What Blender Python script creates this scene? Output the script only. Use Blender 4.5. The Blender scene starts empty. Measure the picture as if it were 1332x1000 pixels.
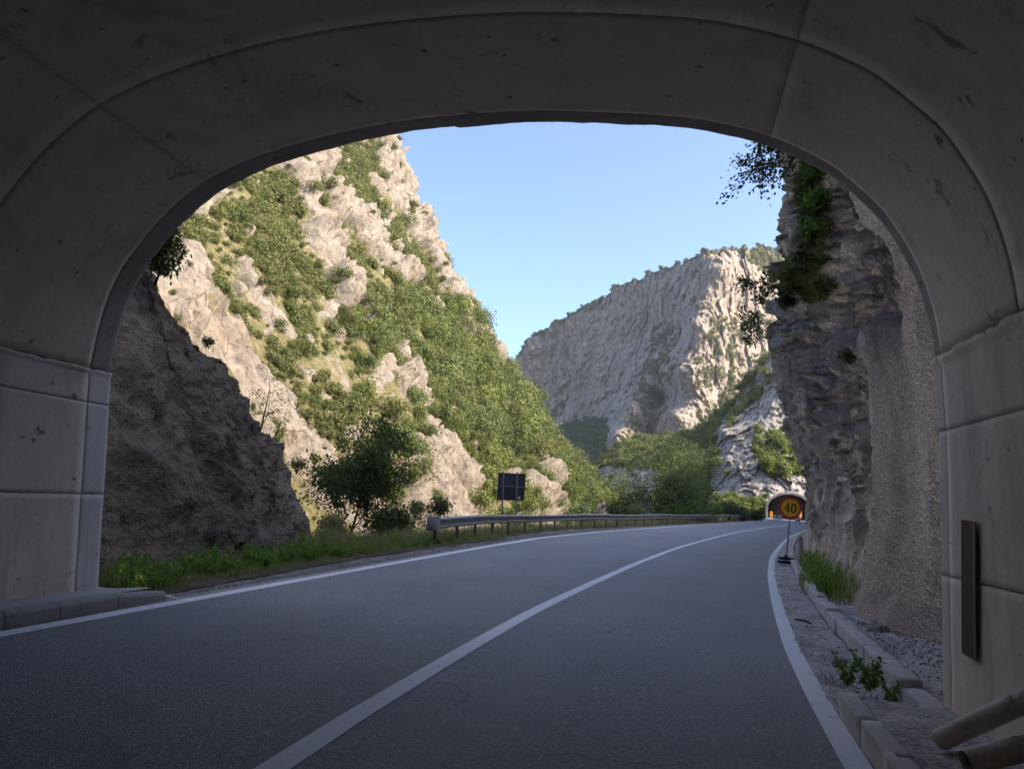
import bpy, math, random
import numpy as np
from mathutils import Vector

# ------------------------------------------------------------------ camera, sky, sun, exposure
SC = bpy.context.scene
COL = SC.collection
FPX, CAMZ, ROLL = 962.0, 1.5, 0.03            # focal length in px of a 1332 px wide frame
PITCH = math.radians(9.2128)
cp, sp, cr, sr = math.cos(PITCH), math.sin(PITCH), math.cos(ROLL), math.sin(ROLL)
CF = np.array([0, cp, sp]); _R = np.array([1.0, 0, 0]); _U = np.array([0, -sp, cp])
CR = cr*_R + sr*_U; CU = cr*_U - sr*_R
cam = bpy.data.cameras.new('camera'); camo = bpy.data.objects.new('camera', cam); COL.objects.link(camo)
cam.sensor_fit = 'HORIZONTAL'; cam.sensor_width = 36.0; cam.lens = 36.0*FPX/1332.0
cam.clip_start = 0.05; cam.clip_end = 6000
from mathutils import Matrix
camo.matrix_world = Matrix(((CR[0], CU[0], -CF[0], 0), (CR[1], CU[1], -CF[1], 0), (CR[2], CU[2], -CF[2], CAMZ), (0, 0, 0, 1)))
SC.camera = camo

SUN_AZ, SUN_EL = math.radians(114), math.radians(36)
w = bpy.data.worlds.new('World'); SC.world = w; w.use_nodes = True
nt = w.node_tree; bg = nt.nodes['Background']
sky = nt.nodes.new('ShaderNodeTexSky'); sky.sky_type = 'NISHITA'; sky.sun_disc = False
sky.sun_elevation = SUN_EL; sky.sun_rotation = SUN_AZ; sky.altitude = 300; sky.air_density = 0.6; sky.dust_density = 3.6; sky.ozone_density = 3.2
nt.links.new(sky.outputs[0], bg.inputs[0]); bg.inputs[1].default_value = 0.15
sl = bpy.data.lights.new('sun', 'SUN'); sl.energy = 2.0; sl.angle = math.radians(0.5); sl.color = (1.0, 0.86, 0.68)
so = bpy.data.objects.new('sun', sl); COL.objects.link(so)
SUNV = Vector((math.sin(SUN_AZ)*math.cos(SUN_EL), math.cos(SUN_AZ)*math.cos(SUN_EL), math.sin(SUN_EL)))
so.rotation_euler = SUNV.to_track_quat('Z', 'Y').to_euler()
SC.view_settings.view_transform = 'Standard'; SC.view_settings.look = 'None'
SC.view_settings.gamma = 1.0; SC.view_settings.use_curve_mapping = False
SC.view_settings.exposure = 1.88
SC.render.engine = 'CYCLES'
SC.cycles.max_bounces = 9; SC.cycles.diffuse_bounces = 7; SC.cycles.glossy_bounces = 2; SC.cycles.transmission_bounces = 3
SC.cycles.use_denoising = True; SC.cycles.caustics_reflective = False; SC.cycles.caustics_refractive = False
SC.cycles.use_adaptive_sampling = True; SC.cycles.adaptive_threshold = 0.015
R_ = random.Random(7); NR = np.random.default_rng(11)

# ------------------------------------------------------------------ measuring helpers
EYE = np.array([0, 0, CAMZ])
def ray(x, y): return CF + CR*(x-666)/FPX - CU*(y-500)/FPX
def onz(x, y, z):
    r = ray(x, y); return EYE + r*((z-CAMZ)/r[2])
def at(x, y, Y):                                   # point at a given distance ahead
    r = ray(x, y); return EYE + r*(Y/r[1])
def proj(P):
    d = np.asarray(P, float) - EYE; wv = np.maximum(d@CF, 1e-3)
    return 666+FPX*(d@CR)/wv, 500-FPX*(d@CU)/wv
YAW = math.radians(11.80978)
T = np.array([math.sin(YAW), math.cos(YAW), 0.0]); N = np.array([math.cos(YAW), -math.sin(YAW), 0.0])
def au(a, u, z=0.0): return T*a + N*u + np.array([0, 0, z])

# ------------------------------------------------------------------ numpy noise
def _h(i, j, k, s):
    h = i.astype(np.uint32)*np.uint32(374761393) ^ j.astype(np.uint32)*np.uint32(668265263) ^ k.astype(np.uint32)*np.uint32(2246822519) ^ np.uint32((s*3266489917+12345) & 0xffffffff)
    h ^= h >> np.uint32(15); h *= np.uint32(2246822519); h ^= h >> np.uint32(13); h *= np.uint32(3266489917); h ^= h >> np.uint32(16)
    return h
def perlin(P, s=0):
    P = np.asarray(P, np.float64); I = np.floor(P).astype(np.int64); f = (P-I).astype(np.float32)
    u = f*f*f*(f*(f*6-15)+10); out = np.zeros(len(P), np.float32)
    for dx in (0, 1):
        for dy in (0, 1):
            for dz in (0, 1):
                h = _h(I[:, 0]+dx, I[:, 1]+dy, I[:, 2]+dz, s)
                g = (((h & 255).astype(np.float32)/127.5-1)*(f[:, 0]-dx) + (((h >> np.uint32(8)) & 255).astype(np.float32)/127.5-1)*(f[:, 1]-dy)
                     + (((h >> np.uint32(16)) & 255).astype(np.float32)/127.5-1)*(f[:, 2]-dz))
                wx = u[:, 0] if dx else 1-u[:, 0]; wy = u[:, 1] if dy else 1-u[:, 1]; wz = u[:, 2] if dz else 1-u[:, 2]
                out += g*wx*wy*wz
    return out*1.3
def fbm(P, o=4, s=0, gain=0.5):
    P = np.asarray(P, np.float64); a, r = 1.0, np.zeros(len(P), np.float32)
    for i in range(o):
        r += a*perlin(P, s+i*17); P = P*2.03+3.1; a *= gain
    return r
def ridged(P, o=4, s=0, gain=0.5):
    P = np.asarray(P, np.float64); a, r = 1.0, np.zeros(len(P), np.float32)
    for i in range(o):
        r += a*(1-2*np.abs(perlin(P, s+i*17))); P = P*2.03+3.1; a *= gain
    return r
def facet(P, s=0, tilt=0.6):                      # cell-wise offset and tilt: broken rock
    P = np.asarray(P, np.float64); I = np.floor(P).astype(np.int64)
    best = np.full(len(P), 1e9, np.float32); val = np.zeros(len(P), np.float32)
    for dx in (-1, 0, 1):
        for dy in (-1, 0, 1):
            for dz in (-1, 0, 1):
                J = I+[dx, dy, dz]; h = _h(J[:, 0], J[:, 1], J[:, 2], s)
                c = np.stack([(h & 255), (h >> np.uint32(8)) & 255, (h >> np.uint32(16)) & 255], 1).astype(np.float32)/255
                d = (P-J).astype(np.float32)-c; dd = (d*d).sum(1)
                h2 = _h(J[:, 0], J[:, 1], J[:, 2], s+101)
                t = np.stack([(h2 & 255), (h2 >> np.uint32(8)) & 255, (h2 >> np.uint32(16)) & 255], 1).astype(np.float32)/127.5-1
                v = ((h2 >> np.uint32(24)).astype(np.float32)/127.5-1)+tilt*2*(d*t).sum(1)
                m = dd < best; best = np.where(m, dd, best); val = np.where(m, v, val)
    return val
def inpoly(x, y, poly):
    r = np.zeros(x.shape, bool); n = len(poly)
    for i in range(n):
        x0, y0 = poly[i]; x1, y1 = poly[(i+1) % n]
        if y0 == y1: continue
        c = ((y0 > y) != (y1 > y)) & (x < (x1-x0)*(y-y0)/(y1-y0)+x0); r ^= c
    return r
def blur(M, k=2):
    for _ in range(k):
        Q = np.pad(M, 1, mode='edge')
        M = (Q[:-2, 1:-1]+Q[2:, 1:-1]+Q[1:-1, :-2]+Q[1:-1, 2:]+2*Q[1:-1, 1:-1])/6
    return M
def lerp(x, xs, ys): return np.interp(x, xs, ys)
def smooth(x, a, b):
    t = np.clip((x-a)/(b-a), 0, 1); return t*t*(3-2*t)

# ------------------------------------------------------------------ object helpers
def tag(o, label=None, cat=None, group=None, kind=None):
    if label: o['label'] = label
    if cat: o['category'] = cat
    if group: o['group'] = group
    if kind: o['kind'] = kind
    return o
def link(o, parent=None):
    COL.objects.link(o)
    if parent is not None: o.parent = parent
    return o
def empty(name, loc, label, cat, group=None, rz=0.0):
    o = bpy.data.objects.new(name, None); o.location = [float(c) for c in loc]; o.rotation_euler = (0, 0, rz); o.empty_display_size = 0.2
    link(o); return tag(o, label, cat, group)
def mesh_np(name, V, Fq, m, attrs=None, smooth_=True):
    V = np.ascontiguousarray(V, np.float32).reshape(-1, 3); Fq = np.ascontiguousarray(Fq, np.int32)
    me = bpy.data.meshes.new(name); k = Fq.shape[1]; n = len(Fq)
    me.vertices.add(len(V)); me.vertices.foreach_set('co', V.ravel())
    me.loops.add(n*k); me.loops.foreach_set('vertex_index', Fq.ravel())
    me.polygons.add(n); me.polygons.foreach_set('loop_start', np.arange(0, n*k, k, dtype=np.int32))
    me.polygons.foreach_set('use_smooth', np.full(n, smooth_, bool))
    for an, arr in (attrs or {}).items():
        a = me.attributes.new(an, 'FLOAT', 'POINT'); a.data.foreach_set('value', np.ascontiguousarray(arr, np.float32).ravel())
    me.update(calc_edges=True)
    if m: me.materials.append(m)
    return me
def obj(name, me, parent=None):
    return link(bpy.data.objects.new(name, me), parent)
def gridF(nr, nc, flip=False):
    i = np.arange((nr-1)*(nc-1)); r, c = i//(nc-1), i % (nc-1); a = r*nc+c
    F = np.stack([a, a+1, a+nc+1, a+nc], 1)
    return F[:, ::-1] if flip else F
def grid_obj(name, P, m, attrs=None, parent=None, flip=False, smooth_=True):
    nr, nc = P.shape[:2]
    return obj(name, mesh_np(name, P, gridF(nr, nc, flip), m, attrs, smooth_), parent)
class MB:                                          # small mesh builder
    def __init__(s): s.v = []; s.f = []
    def add(s, V, F):
        o = len(s.v); s.v += [tuple(map(float, p)) for p in V]; s.f += [tuple(i+o for i in f) for f in F]
    def box(s, c, size, ax=None, bev=0.0):
        X, Y, Z = ax if ax is not None else np.eye(3)
        c = np.asarray(c, float); hx, hy, hz = [d/2 for d in size]
        if bev <= 0:
            V = [c+X*a*hx+Y*b*hy+Z*d*hz for a, b, d in ((-1, -1, -1), (1, -1, -1), (1, 1, -1), (-1, 1, -1), (-1, -1, 1), (1, -1, 1), (1, 1, 1), (-1, 1, 1))]
            s.add(V, [(0, 3, 2, 1), (4, 5, 6, 7), (0, 1, 5, 4), (1, 2, 6, 5), (2, 3, 7, 6), (3, 0, 4, 7)])
        else:
            g = bev; V = []
            rings = [(hx-g, hy-g, -hz), (hx, hy, -hz+g), (hx, hy, hz-g), (hx-g, hy-g, hz)]
            for a, b, z in rings: V += [c-X*a-Y*b+Z*z, c+X*a-Y*b+Z*z, c+X*a+Y*b+Z*z, c-X*a+Y*b+Z*z]
            F = [(3, 2, 1, 0), (12, 13, 14, 15)]
            for k in range(3):
                for i in range(4):
                    j = (i+1) % 4; F.append((k*4+i, k*4+j, k*4+4+j, k*4+4+i))
            s.add(V, F)
    def tube(s, pts, rad, n=8, caps=True):
        pts = [np.asarray(p, float) for p in pts]; rad = rad if hasattr(rad, '__len__') else [rad]*len(pts)
        V, F = [], []
        d0 = pts[1]-pts[0]; up = np.array([0, 0, 1.0]) if abs(d0[2]) < 0.9*np.linalg.norm(d0) else np.array([1.0, 0, 0])
        for i, p in enumerate(pts):
            d = pts[min(i+1, len(pts)-1)]-pts[max(i-1, 0)]; d /= np.linalg.norm(d)+1e-9
            x = np.cross(d, up); x /= np.linalg.norm(x)+1e-9; y = np.cross(x, d)
            for k in range(n):
                t = 2*math.pi*k/n; V.append(p+rad[i]*(x*math.cos(t)+y*math.sin(t)))
        for i in range(len(pts)-1):
            for k in range(n):
                j = (k+1) % n; F.append((i*n+k, i*n+j, (i+1)*n+j, (i+1)*n+k))
        if caps: F += [tuple(range(n))[::-1], tuple(range((len(pts)-1)*n, len(pts)*n))]
        s.add(V, F)
    def prism(s, poly, axis_o, X, Y, Z, d):       # poly in (X,Y) extruded along Z by d
        n = len(poly); V = [axis_o+X*a+Y*b for a, b in poly]+[axis_o+X*a+Y*b+Z*d for a, b in poly]
        F = [tuple(range(n))[::-1], tuple(range(n, 2*n))]+[(i, (i+1) % n, n+(i+1) % n, n+i) for i in range(n)]
        s.add(V, F)
    def mesh(s, name, m, smooth_=False):
        me = bpy.data.meshes.new(name); me.from_pydata(s.v, [], s.f); me.update()
        if smooth_: me.polygons.foreach_set('use_smooth', [True]*len(me.polygons))
        if m: me.materials.append(m)
        return me
    def build(s, name, m, parent=None, smooth_=False): return obj(name, s.mesh(name, m, smooth_), parent)

# ------------------------------------------------------------------ materials
class NT:
    def __init__(s, name):
        s.m = bpy.data.materials.new(name); s.m.use_nodes = True; s.t = s.m.node_tree
        s.b = s.t.nodes['Principled BSDF']; s.b.inputs['Specular IOR Level'].default_value = 0.3
        s.co = s.n('ShaderNodeTexCoord').outputs['Object']
    def n(s, ty, ins=None, **kw):
        nd = s.t.nodes.new(ty)
        for k, v in kw.items(): setattr(nd, k, v)
        for k, v in (ins or {}).items():
            if isinstance(v, bpy.types.NodeSocket): s.t.links.new(v, nd.inputs[k])
            else: nd.inputs[k].default_value = v
        return nd
    def map(s, sc, co=None):
        return s.n('ShaderNodeMapping', {'Vector': co or s.co, 'Scale': sc}).outputs[0]
    def noise(s, scale, det=4, rough=0.55, co=None, dist=0.0, stretch=None):
        v = co or s.co
        if stretch: v = s.map(stretch, v)
        return s.n('ShaderNodeTexNoise', {'Vector': v, 'Scale': scale, 'Detail': det, 'Roughness': rough, 'Distortion': dist}).outputs['Fac']
    def voro(s, scale, feat='F1', co=None, out='Distance', rnd=1.0):
        return s.n('ShaderNodeTexVoronoi', {'Vector': co or s.co, 'Scale': scale, 'Randomness': rnd}, feature=feat).outputs[out]
    def ramp(s, f, stops, interp='LINEAR'):
        nd = s.n('ShaderNodeValToRGB', {'Fac': f}); cr_ = nd.color_ramp; cr_.interpolation = interp
        while len(cr_.elements) < len(stops): cr_.elements.new(0.5)
        for e, (p, c) in zip(cr_.elements, stops):
            e.position = p; e.color = (c, c, c, 1) if not hasattr(c, '__len__') else (*c, 1)
        return nd.outputs['Color']
    def mix(s, f, a, b, mode='MIX'):
        nd = s.n('ShaderNodeMix', data_type='RGBA', blend_type=mode)
        for i, v in ((0, f), (6, a), (7, b)):
            if isinstance(v, bpy.types.NodeSocket): s.t.links.new(v, nd.inputs[i])
            elif i == 0: nd.inputs[0].default_value = v
            else: nd.inputs[i].default_value = (*v, 1) if hasattr(v, '__len__') else (v, v, v, 1)
        return nd.outputs[2]
    def math(s, op, a, b=0.0, clamp=False):
        nd = s.n('ShaderNodeMath', {0: a, 1: b}, operation=op); nd.use_clamp = clamp; return nd.outputs[0]
    def attr(s, nm): return s.n('ShaderNodeAttribute', attribute_name=nm).outputs['Fac']
    def bump(s, h, dist, strength=1.0, prev=None):
        i = {'Height': h, 'Distance': dist, 'Strength': strength}
        if prev is not None: i['Normal'] = prev
        return s.n('ShaderNodeBump', i).outputs[0]
    def out(s, col, rough=0.85, normal=None, metal=0.0, spec=None):
        for k, v in (('Base Color', col), ('Roughness', rough), ('Metallic', metal)):
            if isinstance(v, bpy.types.NodeSocket): s.t.links.new(v, s.b.inputs[k])
            else: s.b.inputs[k].default_value = (*v, 1) if hasattr(v, '__len__') else v
        if normal is not None: s.t.links.new(normal, s.b.inputs['Normal'])
        if spec is not None: s.b.inputs['Specular IOR Level'].default_value = spec
        return s.m

def rock_mat(name, light, mid, dark, stain, sc=1.0, soil=(0.20, 0.15, 0.075), grass=(0.095, 0.112, 0.036), streak=0.5, bumpd=0.25):
    k = NT(name)
    n1 = k.noise(0.18*sc, 5, 0.6); n2 = k.noise(1.3*sc, 6, 0.68, dist=0.4); st = k.noise(0.9*sc, 4, 0.6, stretch=(1, 1, 0.13))
    c = k.ramp(n2, [(0.30, dark), (0.47, mid), (0.62, light)])
    c = k.mix(k.math('MULTIPLY', k.ramp(st, [(0.48, 0.0), (0.68, 1.0)]), streak), c, dark)
    c = k.mix(k.math('MULTIPLY', k.ramp(k.noise(0.4*sc, 4, 0.6), [(0.52, 0.0), (0.70, 1.0)]), 0.55), c, stain)
    c = k.mix(k.math('MULTIPLY', k.ramp(n1, [(0.42, 0.0), (0.66, 1.0)]), 0.5), c, mid)
    crack = k.ramp(k.voro(1.1*sc, 'DISTANCE_TO_EDGE', co=k.map((1, 1, 0.55))), [(0.0, 1.0), (0.06, 0.0)])
    brk = k.ramp(k.noise(0.8*sc, 4, 0.6), [(0.42, 0.0), (0.6, 1.0)])
    c = k.mix(k.math('MULTIPLY', k.math('MULTIPLY', crack, brk), 0.75), c, tuple(x*0.45 for x in dark))
    c = k.mix(k.ramp(k.noise(5.5*sc, 5, 0.75), [(0.34, 0.55), (0.46, 0.0)]), c, dark)
    v = k.attr('veg'); g = k.mix(k.ramp(k.noise(2.2*sc, 4, 0.7), [(0.4, 0.0), (0.6, 1.0)]), soil, grass)
    g = k.mix(k.ramp(k.noise(1.6*sc, 6, 0.75), [(0.53, 0.0), (0.62, 1.0)]), g, mid)
    vm = k.math('ADD', v, k.math('MULTIPLY', k.math('SUBTRACT', k.noise(1.7*sc, 5, 0.7), 0.5), 0.9), True)
    vm = k.ramp(vm, [(0.42, 0.0), (0.62, 1.0)])
    c = k.mix(vm, c, g)
    h = k.math('ADD', k.noise(2.4*sc, 9, 0.7), k.math('MULTIPLY', k.voro(1.6*sc, 'F1', co=k.map((1, 1, 0.6))), 0.5))
    return k.out(c, 0.95, k.bump(h, bumpd, 0.9), spec=0.15)

M = {}
M['rock_left'] = rock_mat('rock_left', (0.355, 0.305, 0.24), (0.265, 0.222, 0.172), (0.11, 0.095, 0.08), (0.28, 0.19, 0.105), 1.0)
M['rock_far'] = rock_mat('rock_far', (0.48, 0.39, 0.295), (0.36, 0.295, 0.23), (0.18, 0.15, 0.125), (0.42, 0.27, 0.16), 0.16, streak=0.7, bumpd=2.4)
M['rock_mid'] = rock_mat('rock_mid', (0.46, 0.41, 0.35), (0.36, 0.325, 0.285), (0.18, 0.165, 0.15), (0.36, 0.27, 0.17), 0.45, streak=0.5, bumpd=0.6)

def cliff_mat():
    k = NT('cliff_rock'); sh = k.attr('shot')
    n2 = k.noise(1.6, 7, 0.7, dist=0.5); st = k.noise(1.5, 5, 0.65, stretch=(1, 1, 0.12))
    c = k.ramp(n2, [(0.30, (0.13, 0.118, 0.105)), (0.44, (0.42, 0.375, 0.32)), (0.60, (0.66, 0.59, 0.505))])
    c = k.mix(k.math('MULTIPLY', k.ramp(st, [(0.50, 0.0), (0.62, 1.0)]), 0.7), c, (0.075, 0.068, 0.062))
    c = k.mix(k.math('MULTIPLY', k.ramp(k.noise(0.7, 5, 0.65), [(0.55, 0.0), (0.68, 1.0)]), 0.6), c, (0.25, 0.15, 0.08))
    s = k.ramp(k.noise(0.9, 5, 0.6, stretch=(1, 1, 0.25)), [(0.35, (0.25, 0.22, 0.195)), (0.65, (0.43, 0.385, 0.34))])
    s = k.mix(k.math('MULTIPLY', k.ramp(k.noise(26, 4, 0.7), [(0.36, 1.0), (0.56, 0.0)]), 0.6), s, (0.12, 0.105, 0.10))
    s = k.mix(k.math('MULTIPLY', k.ramp(k.noise(1.1, 4, 0.6, stretch=(1, 1, 0.1)), [(0.55, 0.0), (0.72, 1.0)]), 0.35), s, (0.19, 0.17, 0.16))
    v = k.attr('veg'); vm = k.ramp(k.math('ADD', v, k.math('MULTIPLY', k.math('SUBTRACT', k.noise(3, 5, 0.7), 0.5), 0.9), True), [(0.42, 0.0), (0.62, 1.0)])
    c = k.mix(sh, c, s); c = k.mix(vm, c, (0.07, 0.085, 0.03))
    b1 = k.bump(k.noise(3.2, 9, 0.75), 0.3, 1.0)
    b2 = k.bump(k.math('ADD', k.noise(22, 5, 0.65), k.math('MULTIPLY', k.voro(30), 0.6)), 0.035, 0.9, b1)
    return k.out(c, 0.95, b2, spec=0.15)
M['cliff'] = cliff_mat()

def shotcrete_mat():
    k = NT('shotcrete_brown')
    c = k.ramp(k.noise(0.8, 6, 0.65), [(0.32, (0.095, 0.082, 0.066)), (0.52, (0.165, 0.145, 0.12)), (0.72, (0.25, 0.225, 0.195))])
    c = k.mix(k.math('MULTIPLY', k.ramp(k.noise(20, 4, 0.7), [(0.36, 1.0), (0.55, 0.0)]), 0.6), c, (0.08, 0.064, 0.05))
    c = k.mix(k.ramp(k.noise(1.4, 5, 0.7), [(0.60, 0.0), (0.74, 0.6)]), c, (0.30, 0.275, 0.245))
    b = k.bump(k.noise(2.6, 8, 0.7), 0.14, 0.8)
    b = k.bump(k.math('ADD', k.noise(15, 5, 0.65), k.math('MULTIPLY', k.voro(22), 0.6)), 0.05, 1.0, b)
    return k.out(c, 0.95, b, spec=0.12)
M['shotcrete'] = shotcrete_mat()

def concrete_mat(name, base, warm, dark, sc=1.0, streak=0.5, pits=True):
    k = NT(name)
    c = k.mix(k.ramp(k.noise(0.55*sc, 5, 0.6, dist=0.6), [(0.35, 0.0), (0.65, 1.0)]), base, warm)
    c = k.mix(k.math('MULTIPLY', k.ramp(k.noise(1.0*sc, 6, 0.62, dist=1.2), [(0.53, 0.0), (0.70, 1.0)]), 0.5), c, dark)
    c = k.mix(k.math('MULTIPLY', k.ramp(k.noise(2.4*sc, 4, 0.6, stretch=(1, 1, 0.08)), [(0.52, 0.0), (0.70, 1.0)]), streak), c, dark)
    lt = tuple(min(1, x*1.35) for x in base)
    c = k.mix(k.math('MULTIPLY', k.ramp(k.noise(3.3*sc, 3, 0.5, stretch=(1, 1, 0.15)), [(0.60, 0.0), (0.75, 1.0)]), 0.35), c, lt)
    c = k.mix(0.5, c, k.ramp(k.noise(38*sc, 4, 0.7), [(0.3, 0.62), (0.7, 1.0)]), 'MULTIPLY')
    smu = k.ramp(k.noise(2.6*sc, 7, 0.7, dist=2.5), [(0.60, 0.0), (0.645, 1.0)])
    c = k.mix(k.math('MULTIPLY', smu, k.ramp(k.noise(0.9*sc, 2, 0.5), [(0.45, 0.0), (0.6, 0.75)])), c, tuple(x*0.55 for x in dark))
    lime = k.ramp(k.noise(1.5*sc, 5, 0.6, dist=3.0), [(0.475, 0.0), (0.495, 1.0), (0.505, 1.0), (0.525, 0.0)])
    c = k.mix(k.math('MULTIPLY', lime, k.ramp(k.noise(0.6*sc, 3, 0.5), [(0.52, 0.0), (0.64, 0.35)])), c, tuple(min(.85, x*1.2) for x in base))
    scr = k.ramp(k.noise(1.2*sc, 3, 0.5, stretch=(5, 5, 0.6)), [(0.66, 0.0), (0.70, 0.35)])
    c = k.mix(scr, c, dark)
    sp_ = k.ramp(k.noise(7*sc, 2, 0.5), [(0.70, 0.0), (0.745, 1.0)])
    c = k.mix(k.math('MULTIPLY', sp_, 0.75), c, tuple(x*0.3 for x in dark))
    b = k.bump(k.noise(1.5*sc, 6, 0.6), 0.03, 0.5); b = k.bump(k.noise(45*sc, 4, 0.7), 0.004, 0.6, b)
    return k.out(c, 0.82, b, spec=0.25)
M['vault'] = concrete_mat('vault_concrete', (0.72, 0.62, 0.51), (0.78, 0.65, 0.50), (0.36, 0.31, 0.265), 0.8, 0.2)
M['wall'] = concrete_mat('wall_concrete', (0.76, 0.68, 0.575), (0.80, 0.69, 0.54), (0.44, 0.39, 0.335), 0.9, 0.6)
M['jamb'] = concrete_mat('jamb_concrete', (0.76, 0.73, 0.69), (0.75, 0.70, 0.625), (0.45, 0.42, 0.39), 0.9, 0.4)
M['ring'] = concrete_mat('ring_concrete', (0.36, 0.325, 0.285), (0.44, 0.385, 0.32), (0.16, 0.145, 0.135), 1.2, 0.2)
M['kerb'] = concrete_mat('kerb_concrete', (0.36, 0.335, 0.31), (0.40, 0.36, 0.315), (0.18, 0.165, 0.15), 2.0, 0.25)
M['pale'] = concrete_mat('pale_concrete', (0.56, 0.53, 0.50), (0.58, 0.53, 0.47), (0.28, 0.26, 0.235), 2.6, 0.3)
M['slab'] = concrete_mat('slab_concrete', (0.44, 0.415, 0.395), (0.48, 0.435, 0.385), (0.22, 0.20, 0.18), 2.0, 0.0)
M['recess'] = NT('joint_dark').out((0.035, 0.03, 0.028), 0.9)

def asphalt():
    k = NT('asphalt')
    n = k.noise(48, 5, 0.85); big = k.noise(0.35, 4, 0.6, dist=0.3)
    c = k.ramp(n, [(0.37, (0.05, 0.05, 0.052)), (0.50, (0.235, 0.229, 0.222)), (0.61, (0.54, 0.525, 0.505))])
    c = k.mix(k.ramp(big, [(0.35, 0.0), (0.65, 0.5)]), c, (0.17, 0.169, 0.17))
    c = k.mix(k.math('MULTIPLY', k.ramp(k.voro(55, out='Color'), [(0.80, 0.0), (0.9, 1.0)]), 0.5), c, (0.33, 0.325, 0.32))
    dust = k.attr('dust'); c = k.mix(k.math('MULTIPLY', dust, k.ramp(k.noise(2.5, 5, 0.7), [(0.3, 0.1), (0.7, 0.9)])), c, (0.36, 0.335, 0.31))
    wp = k.attr('wheel'); c = k.mix(k.math('MULTIPLY', wp, k.ramp(k.noise(0.25, 4, 0.6), [(0.35, 0.1), (0.65, 0.55)])), c, (0.29, 0.285, 0.28))
    c = k.mix(k.ramp(k.noise(0.8, 6, 0.7, dist=1.0), [(0.58, 0.0), (0.72, 0.45)]), c, (0.085, 0.086, 0.09))
    crk = k.ramp(k.voro(0.35, 'DISTANCE_TO_EDGE', co=k.n('ShaderNodeVectorMath', {0: k.co, 1: k.n('ShaderNodeTexNoise', {'Vector': k.co, 'Scale': 2.0, 'Detail': 4.0}).outputs['Color']}, operation='ADD').outputs[0]), [(0.0, 1.0), (0.006, 0.0)])
    c = k.mix(k.math('MULTIPLY', crk, k.ramp(k.noise(0.3, 2, 0.5), [(0.5, 0.0), (0.6, 0.8)])), c, (0.04, 0.04, 0.04))
    b = k.bump(k.math('ADD', n, k.voro(75)), 0.012, 0.9); b = k.bump(k.noise(1.2, 3, 0.5), 0.02, 0.3, b)
    return k.out(c, k.ramp(n, [(0.3, 0.55), (0.7, 0.72)]), b, spec=0.5)
M['asphalt'] = asphalt()
def paint():
    k = NT('road_paint')
    wr = k.ramp(k.noise(5, 8, 0.75), [(0.33, 1.0), (0.40, 0.0)])
    c = k.mix(k.ramp(k.noise(1.3, 5, 0.7), [(0.3, 0.0), (0.7, 1.0)]), (0.74, 0.73, 0.715), (0.83, 0.82, 0.805))
    c = k.mix(k.math('MULTIPLY', k.ramp(k.noise(90, 2, 0.6), [(0.28, 1.0), (0.45, 0.0)]), 0.5), c, (0.20, 0.20, 0.20))
    c = k.mix(k.math('MULTIPLY', wr, 0.65), c, (0.16, 0.158, 0.155))
    return k.out(c, 0.75, k.bump(k.noise(80, 3, 0.7), 0.006, 0.8), spec=0.3)
M['paint'] = paint()
def ground_mat(name, a, b, c_, sc=1.0, bd=0.03, veg=False):
    k = NT(name)
    c = k.ramp(k.noise(2.2*sc, 7, 0.72), [(0.32, a), (0.5, b), (0.68, c_)])
    c = k.mix(0.7, c, k.ramp(k.voro(38*sc, out='Color'), [(0.0, 0.55), (1.0, 1.15)]), 'MULTIPLY')
    c = k.mix(k.ramp(k.noise(1.1*sc, 6, 0.75, dist=0.8), [(0.54, 0.0), (0.66, 0.7)]), c, tuple(x*0.55 for x in a))
    if veg: c = k.mix(k.ramp(k.noise(0.9*sc, 5, 0.7), [(0.45, 0.0), (0.62, 0.8)]), c, (0.085, 0.09, 0.035))
    bb = k.bump(k.noise(5*sc, 7, 0.72), bd*2, 0.8); bb = k.bump(k.voro(42*sc), bd, 0.9, bb)
    return k.out(c, 0.95, bb, spec=0.15)
M['gravel'] = ground_mat('gravel', (0.17, 0.155, 0.14), (0.28, 0.26, 0.235), (0.42, 0.39, 0.36), 1.0, 0.025)
M['dirt'] = ground_mat('dirt', (0.34, 0.30, 0.27), (0.54, 0.49, 0.45), (0.68, 0.635, 0.59), 0.8, 0.02)
M['soil'] = ground_mat('soil', (0.07, 0.055, 0.035), (0.13, 0.10, 0.065), (0.20, 0.165, 0.12), 1.0, 0.03, True)
M['stone'] = ground_mat('stone_grey', (0.20, 0.185, 0.165), (0.30, 0.28, 0.255), (0.42, 0.40, 0.37), 2.0, 0.01)
M['ground'] = ground_mat('valley_floor', (0.08, 0.085, 0.04), (0.14, 0.12, 0.075), (0.25, 0.22, 0.17), 0.2, 0.1, True)
def river_mat():
    k = NT('river_water'); return k.out((0.02, 0.05, 0.045), 0.08, k.bump(k.noise(2.0, 4, 0.6), 0.05, 0.6), spec=0.5)
M['river'] = river_mat()
def metal_mat(name, c0, c1, rust=0.0, rough=0.5, metal=0.7):
    k = NT(name); c = k.mix(k.ramp(k.noise(3, 6, 0.7), [(0.35, 0.0), (0.65, 1.0)]), c0, c1)
    if rust: c = k.mix(k.math('MULTIPLY', k.ramp(k.noise(6, 6, 0.75), [(0.52, 0.0), (0.66, 1.0)]), rust), c, (0.12, 0.065, 0.035))
    return k.out(c, k.ramp(k.noise(9, 4, 0.6), [(0.3, rough-0.1), (0.7, rough+0.15)]), k.bump(k.noise(30, 3, 0.6), 0.002, 0.5), metal)
M['galv'] = metal_mat('galvanised_steel', (0.29, 0.285, 0.28), (0.42, 0.41, 0.395), 0.45, 0.5, 0.6)
M['post'] = metal_mat('dark_post_steel', (0.10, 0.10, 0.105), (0.17, 0.165, 0.16), 0.5, 0.6, 0.5)
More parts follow.
